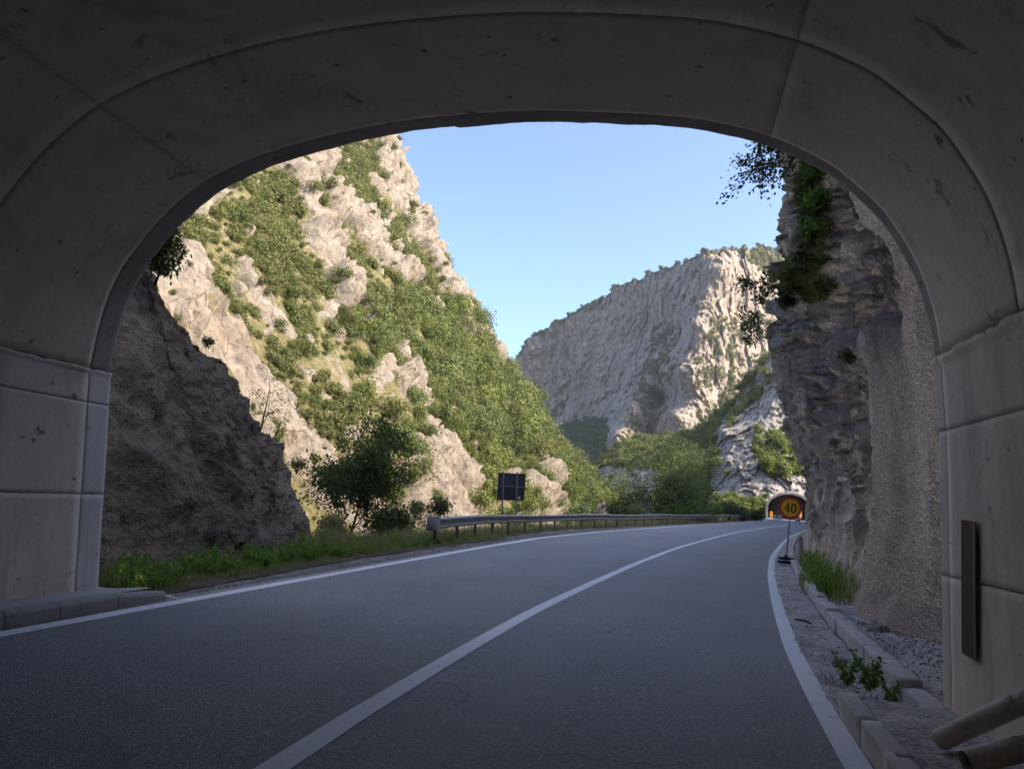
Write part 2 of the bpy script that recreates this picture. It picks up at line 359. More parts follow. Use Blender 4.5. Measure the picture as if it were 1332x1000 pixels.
M['pole'] = metal_mat('grey_pole', (0.20, 0.21, 0.215), (0.28, 0.28, 0.28), 0.2, 0.5, 0.6)
M['signback'] = metal_mat('dark_sign_back', (0.030, 0.037, 0.052), (0.045, 0.052, 0.068), 0.1, 0.55, 0.2)
M['rustplate'] = metal_mat('brown_plate', (0.085, 0.042, 0.032), (0.12, 0.065, 0.05), 0.4, 0.65, 0.1)
M['pipe'] = metal_mat('grey_pipe', (0.50, 0.46, 0.39), (0.60, 0.55, 0.47), 0.45, 0.6, 0.05)
def plain(name, c, rough=0.6, n=0.12, metal=0.0):
    k = NT(name); cc = k.mix(k.ramp(k.noise(12, 5, 0.7), [(0.3, 0.0), (0.7, 1.0)]), c, tuple(x*(1-2*n) for x in c)); return k.out(cc, rough, None, metal)
M['sign_yellow'] = plain('sign_yellow', (0.95, 0.50, 0.015), 0.45); M['sign_red'] = plain('sign_red', (0.60, 0.05, 0.025), 0.45)
M['sign_black'] = plain('sign_black', (0.012, 0.012, 0.012), 0.5); M['rubber'] = plain('rubber', (0.035, 0.033, 0.035), 0.8, 0.2)
M['white'] = plain('white_plastic', (0.75, 0.74, 0.72), 0.5); M['red'] = plain('red_plastic', (0.55, 0.05, 0.035), 0.5)
M['orange'] = plain('orange_board', (0.45, 0.21, 0.03), 0.45); M['void'] = plain('bore_darkness', (0.018, 0.017, 0.016), 0.95)  # the bore's near-black colour stands in for its unlit depth
M['bark'] = plain('bark', (0.075, 0.058, 0.042), 0.9, 0.3); M['dryleaf'] = plain('dry_leaf', (0.24, 0.17, 0.105), 0.9, 0.3)

def leaf_mat(name, a, b, tr=0.35, dead=None):
    k = NT(name); oi = k.n('ShaderNodeObjectInfo').outputs['Random']
    gp = k.n('ShaderNodeNewGeometry').outputs['Random Per Island']
    f = k.math('MULTIPLY_ADD', oi, 0.55); k.t.nodes[-1].inputs[2].default_value = 0.0
    f = k.math('ADD', k.math('MULTIPLY', oi, 0.55), k.math('MULTIPLY', gp, 0.45))
    c = k.mix(f, a, b)
    if dead: c = k.mix(k.ramp(gp, [(0.86, 0.0), (0.90, 1.0)]), c, dead)
    d = k.n('ShaderNodeBsdfDiffuse', {'Color': c}); t = k.n('ShaderNodeBsdfTranslucent', {'Color': k.mix(0.5, c, (min(1, b[0]*1.5), min(1, b[1]*1.6), b[2]))})
    g = k.n('ShaderNodeBsdfGlossy', {'Roughness': 0.6, 'Color': (1, 1, 1, 1)})
    m1 = k.n('ShaderNodeMixShader', {0: tr, 1: d.outputs[0], 2: t.outputs[0]}); m2 = k.n('ShaderNodeMixShader', {0: 0.018, 1: m1.outputs[0], 2: g.outputs[0]})
    k.t.links.new(m2.outputs[0], k.t.nodes['Material Output'].inputs[0]); return k.m
M['leaf_hill'] = leaf_mat('hill_leaves', (0.085, 0.10, 0.03), (0.20, 0.205, 0.065), 0.25, (0.17, 0.125, 0.055))
M['leaf_lush'] = leaf_mat('lush_leaves', (0.085, 0.11, 0.025), (0.225, 0.25, 0.06), 0.25)
M['leaf_thicket'] = leaf_mat('thicket_leaves', (0.055, 0.08, 0.02), (0.135, 0.165, 0.045), 0.25)
M['leaf_far'] = leaf_mat('far_leaves', (0.11, 0.115, 0.045), (0.20, 0.195, 0.07), 0.3)
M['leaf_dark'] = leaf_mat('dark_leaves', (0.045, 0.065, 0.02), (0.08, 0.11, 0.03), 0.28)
M['leaf_mid'] = leaf_mat('mid_leaves', (0.075, 0.115, 0.045), (0.15, 0.195, 0.075), 0.35)
M['leaf_bright'] = leaf_mat('bright_leaves', (0.10, 0.20, 0.03), (0.16, 0.28, 0.045), 0.4)
M['leaf_olive'] = leaf_mat('olive_leaves', (0.10, 0.12, 0.035), (0.17, 0.185, 0.055), 0.35, (0.15, 0.11, 0.055))
M['grass'] = leaf_mat('grass_blades', (0.13, 0.19, 0.035), (0.25, 0.30, 0.075), 0.4, (0.28, 0.23, 0.12))
M['grass_dry'] = leaf_mat('dry_grass', (0.20, 0.185, 0.085), (0.34, 0.29, 0.16), 0.4, (0.13, 0.15, 0.05))
M['weed'] = leaf_mat('weed_leaves', (0.10, 0.20, 0.03), (0.20, 0.32, 0.06), 0.35)

# ------------------------------------------------------------------ the road line (centre line, offsets to the painted edges)
_C = np.array([(-10.19, -38.73), (-3.01, -4.48), (-1.19, 4.14), (-0.85, 5.61), (-0.14, 8.38), (0.71, 11.35), (2.36, 16.52), (4.34, 22.4), (7.76, 31.74),
      (15.7, 51.3), (25, 72), (34, 92), (42.5, 113), (50.5, 135), (58.8, 157), (69, 182)])
def catmull(P, n):
    out = []
    for i in range(len(P)-1):
        p0, p1, p2, p3 = P[max(i-1, 0)], P[i], P[i+1], P[min(i+2, len(P)-1)]
        for t in np.linspace(0, 1, n, endpoint=False):
            out.append(.5*((2*p1)+(-p0+p2)*t+(2*p0-5*p1+4*p2-p3)*t*t+(-p0+3*p1-3*p2+p3)*t**3))
    out.append(P[-1]); return np.array(out)
_D = catmull(_C, 40); _s = np.r_[0, np.cumsum(np.linalg.norm(np.diff(_D, axis=0), axis=1))]-45.0
_t = np.gradient(_D, axis=0); _t /= np.linalg.norm(_t, axis=1)[:, None]
for _k in range(3):
    _p = np.pad(_D, ((6, 6), (0, 0)), mode='edge')
def wL(s): return lerp(s, [-45, 0, 2.5, 5.5, 10, 16, 21, 31, 42, 60, 80, 130], [3.57, 3.57, 3.6, 3.69, 3.93, 4.3, 4.6, 4.74, 4.4, 4.0, 3.7, 3.6])
def wR(s): return lerp(s, [-45, 0, 6, 16, 26, 130], [3.07, 3.07, 3.15, 3.2, 3.26, 3.3])
def RP(s, off, z=None, dz=0.0):                   # road point: distance along, offset right of the centre line
    s = np.asarray(s, float); off = np.asarray(off, float)
    x = np.interp(s, _s, _D[:, 0]); y = np.interp(s, _s, _D[:, 1]); tx = np.interp(s, _s, _t[:, 0]); ty = np.interp(s, _s, _t[:, 1])
    ln = np.hypot(tx, ty); tx, ty = tx/ln, ty/ln
    if z is None: z = 0.1-0.05*np.clip(off, -4.9, 4.0)
    return np.stack(np.broadcast_arrays(x+ty*off, y-tx*off, np.asarray(z, float)+dz), -1)
def RT(s):
    tx = np.interp(s, _s, _t[:, 0]); ty = np.interp(s, _s, _t[:, 1]); l = math.hypot(tx, ty); return np.array([tx/l, ty/l, 0.0])
SS = np.r_[np.arange(-40, 0, 1.0), np.arange(0, 30, 0.25), np.arange(30, 186, 0.75)]
def strip(name, s, offs, m, dz=0.0, attrs=None, zf=None):
    """sheet along the road between a set of offset functions"""
    O = np.stack([o(s) if callable(o) else np.full(len(s), float(o)) for o in offs], 1)
    P = RP(s[:, None]+0*O, O, None if zf is None else zf(s[:, None], O), dz)
    return grid_obj(name, P, m, attrs(s[:, None]+0*O, O) if attrs else None)

road_f = np.linspace(0, 1, 23)
def road_attr(s, o):
    c = (o+wL(s))/(wL(s)+wR(s)); lane = np.where(o < 0, (o+wL(s))/wL(s), o/wR(s))
    wheel = np.exp(-((lane-0.25)/0.1)**2)+np.exp(-((lane-0.75)/0.1)**2)
    dust = smooth(o, wR(s)-0.45, wR(s)+0.1)*0.8+smooth(-o, wL(s)-0.1, wL(s)+0.35)*0.9
    return {'wheel': wheel, 'dust': dust}
roadoffs = [(lambda s, f=f: -wL(s)-0.32+(wL(s)+wR(s)+0.32+0.22)*f) for f in road_f]
tag(strip('road', SS, roadoffs, M['asphalt'], 0.0, road_attr), 'dark grey asphalt two lane road curving right', kind='structure')
for nm, a, b in (('left', lambda s: -wL(s)-0.09, lambda s: -wL(s)+0.09), ('centre', lambda s: -0.085+0*s, lambda s: 0.085+0*s), ('right', lambda s: wR(s)-0.01, lambda s: wR(s)+0.17)):
    tag(strip('road_marking', SS, [a, lambda s, a=a, b=b: (a(s)+b(s))/2, b], M['paint'], 0.005), {'left': 'white painted edge line beside the left verge', 'centre': 'solid white centre line of the curving road', 'right': 'white painted edge line beside the right gutter'}[nm], kind='structure')

# ------------------------------------------------------------------ setting: ground sheet, river, verges
gx = np.linspace(-1800, 1800, 60); gy = np.linspace(-600, 2600, 60)
GX, GY = np.meshgrid(gx, gy); tag(grid_obj('ground', np.stack([GX, GY, np.full_like(GX, -11.0)], -1), M['ground']), kind='structure')
GX, GY = np.meshgrid(np.linspace(-14, 26, 20), np.linspace(15, 200, 60))
tag(grid_obj('river', np.stack([GX-6+(GY-60)*0.26, GY, np.full_like(GX, -10.4)], -1), M['river']), kind='structure')
def shoulder_w(s): return lerp(s, [-5, 3, 7, 10, 13, 18, 24, 30, 45, 140], [4.15, 4.16, 4.6, 4.85, 4.95, 5.25, 6.2, 6.5, 5.6, 5.0])
def guard_o(s): return -lerp(s, [8, 13.9, 19, 24, 31, 42, 55, 70, 90, 140], [4.9, 5.3, 5.95, 6.35, 6.5, 6.0, 5.5, 5.2, 4.9, 4.8])
def left_z(s, o):
    P = RP(s+0*o, o, 0.0); n = fbm(P.reshape(-1, 3)*0.8, 4, 5).reshape(o.shape)
    d = -o-wL(s)-0.3
    z = 0.1+0.05*np.minimum(-o, 4.9)+0.035*smooth(d, 0.0, 0.4)*n
    z = z-0.02*smooth(-d, -0.05, 0.2)
    drop = -o-(-guard_o(s)+1.8)
    return z+0.10*n*smooth(d, 0.6, 2)-np.clip(drop, 0, 9)*(1.15-0.6*smooth(s, 38, 50))*smooth(s, 12, 22)
sL = np.r_[np.arange(1.5, 40, 0.2), np.arange(40, 166, 0.7)]
tag(strip('gravel_shoulder', sL, [(lambda s, f=f: -(wL(s)+0.25)*(1-f)-(shoulder_w(s)+0.5)*f) for f in np.linspace(0, 1, 9)], M['gravel'], 0.006, None, left_z), 'pale gravel shoulder along the left road edge', kind='structure')
tag(strip('verge', sL, [(lambda s, f=f: -(shoulder_w(s)-0.15)*(1-f)-(shoulder_w(s)+11)*f) for f in np.linspace(0, 1, 50)], M['soil'], 0.02, None, left_z), 'grassy verge under the guardrail', kind='structure')
def right_z(s, o):
    P = RP(s+0*o, o, 0.0); n = fbm(P.reshape(-1, 3)*1.7, 5, 9).reshape(o.shape)
    return 0.1-0.05*np.minimum(o, 3.6)+0.03*n*smooth(o-wR(s), 0.1, 0.35)+0.17*smooth(o, 3.97, 4.06)*smooth(s, 1.6, 2.2)+0.06*smooth(o, 4.0, 4.9)
sR = np.r_[np.arange(1.2, 34, 0.12), np.arange(34, 166, 0.6)]
tag(strip('gutter', sR, [(lambda s, f=f: (wR(s)+0.15)*(1-f)+5.2*f) for f in np.linspace(0, 1, 26)], M['dirt'], 0.004, None, right_z), 'dusty gutter between right edge line and low kerb', kind='structure')

# ------------------------------------------------------------------ the tunnel the camera stands in
SEC = np.array([(-6.23, 0.46), (-6.30, 1.50), (-6.40, 2.89), (-6.38, 3.02), (-6.34, 3.33), (-6.26, 3.68), (-6.10, 4.03), (-5.88, 4.32), (-5.60, 4.62), (-5.12, 4.96), (-4.61, 5.15),
      (-4.10, 5.265), (-3.51, 5.345), (-3.08, 5.38), (-2.46, 5.395), (-1.78, 5.365), (-1.35, 5.33), (-0.95, 5.275), (-0.17, 5.13), (0.40, 4.985), (0.92, 4.77), (1.22, 4.585), (1.42, 4.43), (1.60, 4.23),
      (1.77, 4.02), (1.90, 3.78), (2.01, 3.52), (2.09, 3.20), (2.12, 3.0), (2.14, 2.77), (2.145, 2.17), (2.13, 1.70), (2.07, 0.25), (2.06, -0.05)])
VA = SEC[2:30]; vault = catmull(VA, 8)
vl = np.r_[0, np.cumsum(np.linalg.norm(np.diff(vault, axis=0), axis=1))]
vt = np.gradient(vault, axis=0); vt /= np.linalg.norm(vt, axis=1)[:, None]; vn = np.stack([-vt[:, 1], vt[:, 0]], 1)   # outward
def VP(l): return np.stack([np.interp(l, vl, vault[:, 0]), np.interp(l, vl, vault[:, 1])], -1)
def VN(l):
    n = np.stack([np.interp(l, vl, vn[:, 0]), np.interp(l, vl, vn[:, 1])], -1); return n/np.linalg.norm(n, axis=-1, keepdims=True)
def port_a(u): return 6.71-0.119*(u)
def rw(u): return np.clip(0.25-0.022*(u+2), 0.16, 0.34)
def ring_a(u): return 5.07-0.058*u
def l_of(u):
    i = np.argmin(np.abs(vault[:, 0]-u)+10*(vault[:, 1] < 4.2)); return vl[i]
tunnel = empty('tunnel', au(0, -2, 0.1), 'dark concrete road tunnel whose arch frames the gorge', 'tunnel')
def shell(name, l0, l1, a0f, a1f, m, thick=0.45, off=0.0, nl=None, na=None, seed=0, amp=0.006, lab=None, rough_end=0.0):
    nl = nl or max(6, int((l1-l0)/0.09)); na = na or 24
    L = np.linspace(l0, l1, nl); W = np.linspace(0, 1, na)
    LL, WW = np.meshgrid(L, W, indexing='ij'); p = VP(LL); n = VN(LL)
    a = a0f(p[..., 0])*(1-WW)+a1f(p[..., 0])*WW
    d = amp*fbm(np.stack([LL*1.2, a*1.2, 0*a+.5], -1).reshape(-1, 3), 4, 2).reshape(LL.shape)
    if rough_end: a = a+rough_end*fbm(np.stack([LL*4, 0*a, 0*a+seed], -1).reshape(-1, 3), 4, seed+3).reshape(LL.shape)*(WW > 0.99)
    if callable(off): oo = off(LL, WW)
    else: oo = off
    edge = 0.002*((np.minimum(LL-l0, l1-LL) < 1e-6) | (WW < 1e-6) | (WW > 1-1e-6))
    def pts(o): q = p+n*(o)[..., None]; return au_grid(a, q)
    inn = pts(d+oo+edge); outp = pts(0*d+thick)
    nr, nc = LL.shape; V = np.concatenate([inn.reshape(-1, 3), outp.reshape(-1, 3)]); F = [gridF(nr, nc), gridF(nr, nc, True)+nr*nc]
    def side(idx): return np.stack([idx[:-1], idx[:-1]+nr*nc, idx[1:]+nr*nc, idx[1:]], 1)
    r0 = np.arange(nc); rl = r0+(nr-1)*nc; c0 = np.arange(nr)*nc; cl = c0+nc-1
    F += [side(r0), side(rl)[:, ::-1], side(c0)[:, ::-1], side(cl)]
    o = obj(name, mesh_np(name, V-np.array(tunnel.location), np.concatenate(F), m), tunnel)
    if lab: o['label'] = lab
    return o
def au_grid(a, q): return T*a[..., None]+N*q[..., 0][..., None]+np.array([0, 0, 1.0])*q[..., 1][..., None]
g = 0.004
lj = [0.0, l_of(-5.08), l_of(0.94), vl[-1]]
for i in range(3):
    shell('vault_panel', lj[i]+g, lj[i+1]-g, lambda u: ring_a(u)+g, lambda u: port_a(u)-rw(u)-g*0.3, M['vault'], seed=i, na=28)
    shell('vault_panel', lj[i]+g, lj[i+1]-g, lambda u: 0*u-3.0+g, lambda u: ring_a(u)-g, M['vault'], seed=10+i, na=60)
    shell('vault_panel', lj[i]+g, lj[i+1]-g, lambda u: 0*u-36.0, lambda u: 0*u-3.0-g, M['vault'], seed=20+i, na=30)
# the outermost ring flares a little and has a ragged lip
shell('portal_ring', 0.0, vl[-1], lambda u: port_a(u)-rw(u), lambda u: port_a(u), M['ring'], thick=0.7, off=lambda L, W: 0.004+0.02*W*(L < vl[-1]*0.5), seed=31, amp=0.012, nl=220, na=8, rough_end=0.02, lab='darker outermost ring of the concrete arch')
# joint backing behind the panels
shell('joint_backing', 0.0, vl[-1], lambda u: 0*u-36.0, lambda u: port_a(u)-0.05, M['recess'], thick=0.9, off=0.06, nl=120, na=10, amp=0)
def wallpanel(name, side, z0f, z1f, a0f, a1f, m, proud=0.0, thick=0.5, seed=0, lab=None, lip=0.0, na=30, nz=26):
    Z = np.linspace(0, 1, nz); A = np.linspace(0, 1, na); ZZ, AA = np.meshgrid(Z, A, indexing='ij')
    S = SEC[:3] if side < 0 else SEC[29:][::-1]
    z = z0f*(1-ZZ)+z1f*ZZ; u = np.interp(z, S[:, 1], S[:, 0])
    a = a0f(u)*(1-AA)+a1f(u)*AA
    n = fbm(np.stack([a*1.1, z*1.1, 0*a+.5], -1).reshape(-1, 3), 4, 5).reshape(z.shape)
    edge = 0.002*((ZZ < 1e-6) | (ZZ > 1-1e-6) | (AA < 1e-6) | (AA > 1-1e-6))
    if lip:
        m1 = smooth(ZZ, 0.88, 0.93); rag = fbm(np.stack([a*7, 0*a, z*6], -1).reshape(-1, 3), 5, seed+4, .65).reshape(z.shape)
        proud = proud+lip*m1*(0.7+0.8*rag)
        z = z+0.02*rag*(ZZ > 0.99)
    uu = u-side*(proud-edge+0.006*n)
    inn = au_grid(a, np.stack([uu, z], -1)); outp = au_grid(a, np.stack([u+side*thick, z], -1))
    nr, nc = z.shape; V = np.concatenate([inn.reshape(-1, 3), outp.reshape(-1, 3)]); fl = side > 0
    F = [gridF(nr, nc, fl), gridF(nr, nc, not fl)+nr*nc]
    def sd(idx, f): q = np.stack([idx[:-1], idx[:-1]+nr*nc, idx[1:]+nr*nc, idx[1:]], 1); return q[:, ::-1] if f else q
    r0 = np.arange(nc); c0 = np.arange(nr)*nc
    F += [sd(r0, fl), sd(r0+(nr-1)*nc, not fl), sd(c0, not fl), sd(c0+nc-1, fl)]
    o = obj(name, mesh_np(name, V-np.array(tunnel.location), np.concatenate(F), m), tunnel)
    if lab: o['label'] = lab
jl = lambda u: port_a(u)-rw(u)
zl = [-0.1, 1.475, 2.50, 2.885]; zr = [-0.35, 1.06, 2.17, 2.76]
for side, zz in ((-1, zl), (1, zr)):
    for i in range(3):
        top = 0.024 if i == 2 else 0.0
        for k, (a0, a1) in enumerate(((-36.0, -6.0), (-6.0, None))):
            f0 = lambda u, a0=a0: 0*u+a0+0.004
            f1 = (lambda u, a1=a1: 0*u+a1-0.004) if a1 is not None else (lambda u: jl(u)-0.002)
            wallpanel('wall_panel', side, zz[i]+(0.005 if i else 0), zz[i+1]-0.005, f0, f1, M['wall'], 0.0, seed=40+i*4+k+side*20, lip=top, na=120 if k else 20, nz=26 if i < 2 else 16)
        wallpanel('jamb_panel', side, zz[i]+(0.004 if i else 0), zz[i+1]-0.004, jl, lambda u: port_a(u), M['jamb'] if side < 0 else M['wall'], 0.0, seed=70+i+side*5, lip=top*0.8, na=10, nz=26 if i < 2 else 16)
# round form-tie plugs on the vault
for (px_, py_) in ((601, 79), (399, 155), (1162, 206)):
    r = ray(px_, py_); best = None
    for i in range(len(vault)-1):
        p, q = vault[i], vault[i+1]; e = q-p; Mx = np.array([[r@N, -e[0]], [r[2], -e[1]]])
        try: k_, s_ = np.linalg.solve(Mx, np.array([p[0], p[1]-CAMZ]))
        except np.linalg.LinAlgError: continue
        if k_ > 0 and 0 <= s_ <= 1: best = (k_*(r@T), p+e*s_, vn[i]); break
    if best:
        a_, q_, n_ = best; X = T; Y = N*n_[1]-np.array([0, 0, 1.0])*n_[0]; Z = -(N*n_[0]+np.array([0, 0, 1.0])*n_[1])
        c = au(a_, q_[0], q_[1]); mb = MB(); pr = [(0.062, 0.0), (0.058, 0.006), (0.050, 0.006), (0.046, 0.003)]
        V = []; n = 18
        for (rr, hh) in pr: V += [c+X*rr*math.cos(2*math.pi*k/n)+Y*rr*math.sin(2*math.pi*k/n)+Z*(hh-0.004) for k in range(n)]
        F = [(i*n+k, i*n+(k+1) % n, (i+1)*n+(k+1) % n, (i+1)*n+k) for i in range(3) for k in range(n)]
        mb.add([v-np.array(tunnel.location) for v in V], F); mb.build('form_tie_ring', M['vault'], tunnel, True)

# hill over the tunnel: rises from the portal and runs back behind the camera
uu = np.concatenate([np.linspace(-70, -7.0, 40), np.linspace(-6.95, 2.7, 60), np.linspace(2.75, 60, 40)])
aa = np.r_[0, 0.02, np.linspace(0.04, 0.35, 24), np.linspace(0.37, 1, 30)]
outl = np.stack([vault[:, 0]+vn[:, 0]*0.6, vault[:, 1]+vn[:, 1]*0.6], 1)
HP = np.zeros((len(aa), len(uu), 3))
for j, u in enumerate(uu):
    zb = -11.0 if (u < -6.95 or u > 2.72) else float(np.interp(u, outl[:, 0], outl[:, 1]))
    top = 24.0 if u > -10 else 24.0-max(0, (-10-u))*0.2
    for i, f in enumerate(aa):
        if f <= 0.35: t = f/0.35; a_, z_ = port_a(np.clip(u, -8, 4))-0.12-0.1*(abs(u+2.1) > 4.8)-9*t, zb+(top-zb)*t
        else: t = (f-0.35)/0.65; a_, z_ = port_a(np.clip(u, -8, 4))-9.1-75*t, top+6*math.sin(t*2.6)-(t > 0.97)*30
        HP[i, j] = au(a_, u, z_)
Hn = fbm(HP.reshape(-1, 3)*0.25, 5, 77).reshape(HP.shape[:2])
HP[2:, :, 2] += (Hn*1.2)[2:]; HP -= (T*np.maximum(Hn*0.0, 0)[..., None])
tag(grid_obj('hill', HP, M['rock_left'], {'veg': np.full(HP.shape[:2], 0.5)}, flip=True), 'rocky hill the tunnel is driven through', kind='structure')

# left footway with kerb stones, right footway with kerb
sid = empty('footway', au(4, -6, 0.3), 'narrow raised concrete footway along the left tunnel wall', 'footway')
sid0 = np.array(sid.location)
mb = MB()
na_ = 60
A = np.linspace(-30, 7.93, na_); ev = []
P = np.zeros((na_, 8, 3))
for i, a_ in enumerate(A):
    for j, f in enumerate(np.linspace(0, 1, 8)):
        e = max(0.0, (a_-7.6)/0.33); ul = -5.80-0.10*e**2; P[i, j] = au(a_-(0.15*f*e), ul*(1-f)+(-6.75)*f, 0.435+0.012*math.sin(a_*1.7+j)-0.03*e**2)
grid = grid_obj('slab', P-sid0, M['slab'], parent=sid, flip=True)
edges = [-30, -20, -10, -4, -1.5, 0.2]+list(np.arange(1.0, 7.2, 0.785))+[7.11, 7.90]
edges = sorted(set([round(float(e), 3) for e in edges if not (6.4 < e < 7.1 and abs(e-6.33) > 0.05)]+[6.33]))
for i in range(len(edges)-1):
    a0, a1 = edges[i]+0.006, edges[i+1]-0.006
    if a1-a0 < 0.2: continue
    last = i == len(edges)-2
    prof = [(-5.665, 0.20), (-5.668, 0.40), (-5.685, 0.428), (-5.71, 0.441), (-5.84, 0.441), (-5.84, 0.20)]
    k = 3; V = []; n = len(prof)
    for t in range(k):
        f = t/(k-1); a_ = a0*(1-f)+a1*f
        for (u, z) in prof:
            zz = z-(0.05*f if (last and z > 0.3) else 0)+0.004*R_.uniform(-1, 1); V.append(au(a_-(0.02 if last and t == 2 and z > .3 else 0), u+0.003*R_.uniform(-1, 1), zz)-sid0)
    F = [tuple(range(n)), tuple(range((k-1)*n, k*n))[::-1]]+[(t*n+i2, (t+1)*n+i2, (t+1)*n+(i2+1) % n, t*n+(i2+1) % n) for t in range(k-1) for i2 in range(n)]
    mb = MB(); mb.add(V, F); mb.build('kerb_stone', M['kerb'], sid)
fr = empty('footway', RP(0.5, 3.5), 'broken concrete footway under the right tunnel wall', 'footway'); fr0 = np.array(fr.location)
S_ = np.r_[np.linspace(-8, -1.5, 20), np.linspace(-1.4, 1.62, 50)]; P = np.zeros((70, 16, 3))
for j, f in enumerate(np.linspace(0, 1, 16)):
    P[:, j] = RP(S_, 3.36*(1-f)+4.35*f, 0.125-0.03*f, 0)
P[..., 2] += 0.03*fbm(P.reshape(-1, 3)*2.5, 5, 3).reshape(70, 16); P[-3:, :, 2] -= np.array([0.01, 0.05, 0.22])[:, None]
grid_obj('slab', P-fr0, M['dirt'], parent=fr)
def rough_block(size, ax, ctr, seed, amp=.009):
    import bmesh
    bm = bmesh.new(); bmesh.ops.create_cube(bm, size=1.0); bmesh.ops.subdivide_edges(bm, edges=bm.edges[:], cuts=5, use_grid_fill=True)
    V = np.array([v.co[:] for v in bm.verts]); L = V*np.array(size); r = .02
    q = np.abs(V)*2; nedge = (q > .99).sum(1)
    L = L*(1-(nedge >= 2)[:, None]*np.array([.025, .001, .015])); W = ctr+L[:, :1]*ax[0]+L[:, 1:2]*ax[1]+L[:, 2:]*ax[2]
    n_ = np.stack([fbm(W*5+seed, 3, 7), fbm(W*5+9+seed, 3, 8), fbm(W*4+3+seed, 4, 9)], 1)*amp; chip = (fbm(W*3.1+seed*1.7, 2, 4) > .38)*(nedge >= 2)*.014
    W = W+n_-ax[2]*chip[:, None]
    for v, p in zip(bm.verts, W): v.co = p
    me = bpy.data.meshes.new('kerb_block'); bm.to_mesh(me); bm.free(); me.polygons.foreach_set('use_smooth', [True]*len(me.polygons)); me.materials.append(M['pale']); return me
for i, s0 in enumerate(np.arange(-8, 1.5, 0.8)):
    tv = RT(s0+.4); c = RP(s0+0.4, 3.32, 0.03); nv = np.array([tv[1], -tv[0], 0]); obj('kerb_stone', rough_block((0.13, 0.79, 0.22), (nv, tv, np.array([0, 0, 1.0])), c-fr0, s0+50), fr)
# low kerb wall beyond, along the right gutter
kw = empty('kerb', RP(10, 3.9), 'low pale broken kerb between gutter and right cliff', 'kerb'); kw0 = np.array(kw.location)
s0 = 1.45
while s0 < 60:
    ln = R_.uniform(0.8, 1.25) if s0 < 30 else 3.0; tv = RT(s0+ln/2); nv = np.array([tv[1], -tv[0], 0]); h = 0.205+R_.uniform(-.02, .015)
    if not (11.0 < s0 < 13.2):
        obj('kerb_block', rough_block((0.17, ln-0.006, h), (nv, tv, np.array([0, 0, 1.0])), RP(s0+ln/2, 3.93+R_.uniform(-.012, .012), -0.02+h/2-0.03-(0.05 if s0 < 2 else 0)+R_.uniform(-.012, .008))-kw0, s0), kw)
    s0 += ln

# ------------------------------------------------------------------ near rocks
# left: brown sprayed rock slope falling to the verge
sil = [(150, 230), (185, 330), (205, 355), (222, 388), (240, 425), (268, 458), (300, 500), (332, 548), (362, 578), (395, 612), (413, 650), (414, 690)]
base_y = [5.5, 8.0, 10.5, 12, 14, 17, 21.0, 23.5, 26]; base_x = [-6.5, -6.4, -5.55, -5.0, -4.72, -4.9, -5.45, -6.6, -9.0]
cy, cz = [], []
for (x, y) in sil:
    r = ray(x, y); lo = 5
    for Y in np.arange(6, 30, 0.02):
        p = EYE+r*(Y/r[1]); bx = np.interp(Y, base_y, base_x)-0.42*max(0, p[2]-0.4)
        if p[0] <= bx: break
    cy.append(Y); cz.append(p[2])
o_ = np.argsort(cy); cy = np.array(cy)[o_]; cz = np.array(cz)[o_]
Yg = np.r_[np.linspace(6.2, 16, 230), np.linspace(16.06, 23.5, 120)]; Vg = np.linspace(0, 1.6, 300)
YY, VV = np.meshgrid(Yg, Vg); crest = np.maximum(np.interp(YY, cy, cz), 0.45)
crest = np.where(YY > cy[-1], 0.45-(YY-cy[-1])*1.0, crest)
f = np.minimum(VV, 1.0); Z = 0.1+(crest-0.1)*f; back = np.clip(VV-1, 0, 1)
bx = np.interp(YY, base_y, base_x)
X = bx-0.42*np.maximum(Z-0.4, 0)-back*9.0; Z = Z-back**1.3*6.0
P = np.stack([X, YY, Z], -1); Q = P.reshape(-1, 3)
d = 0.30*fbm(Q*0.55, 4, 3)+0.03*facet(Q*np.array([.9, .9, 1.1])+0.3*fbm(Q*1.2, 3, 8)[:, None], 5, 0.5)+0.13*fbm(Q*1.7, 4, 6)+0.05*fbm(Q*5, 3, 4)+0.028*fbm(Q*14, 2, 9)
rim = np.exp(-((VV-1.0)/0.06)**2).ravel(); d = d+rim*(0.04*facet(Q*1.1, 12, .4)+0.16*fbm(Q*1.1, 3, 13))
d = d.reshape(X.shape)*smooth(VV, 0.0, 0.08)
P = P+d[..., None]*np.array([0.90, -0.05, 0.42])
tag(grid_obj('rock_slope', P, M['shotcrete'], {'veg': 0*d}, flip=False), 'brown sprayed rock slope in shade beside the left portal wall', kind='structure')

# right: cliff along the inside of the bend, sprayed near the portal, raw rock beyond
def cbase(s): return lerp(s, [2, 4.4, 5.2, 6.8, 8.7, 12, 16.5, 23, 45, 70, 120], [4.8, 4.55, 4.3, 4.15, 4.22, 4.3, 4.34, 4.42, 4.4, 4.6, 5.0])
sg = np.r_[np.linspace(1.4, 12, 240), np.linspace(12.06, 30, 250), np.linspace(30.2, 60, 110), np.linspace(60.7, 150, 90)]
hg = np.r_[np.linspace(-0.3, 12, 270), np.linspace(12.1, 24, 90)]
SG, HG = np.meshgrid(sg, hg)
nat = smooth(SG, 10.2, 13.8); far_ = 1-0.75*smooth(SG, 42, 60)
on = lerp(HG, [-.3, 0, 1, 2.5, 4, 6, 8, 9.5, 11, 12.5, 14, 16, 19, 24], [0, 0, .35, .5, .4, -.15, -.5, .4, 2.3, 3.5, 4.1, 4.8, 6.3, 9])*far_
os_ = lerp(HG, [-.3, 0, .5, 1.5, 3, 5, 7, 8, 9, 10, 12, 15, 24], [-.1, .05, .35, .55, .6, .5, .3, .1, -.2, -.4, -.1, .6, 5])
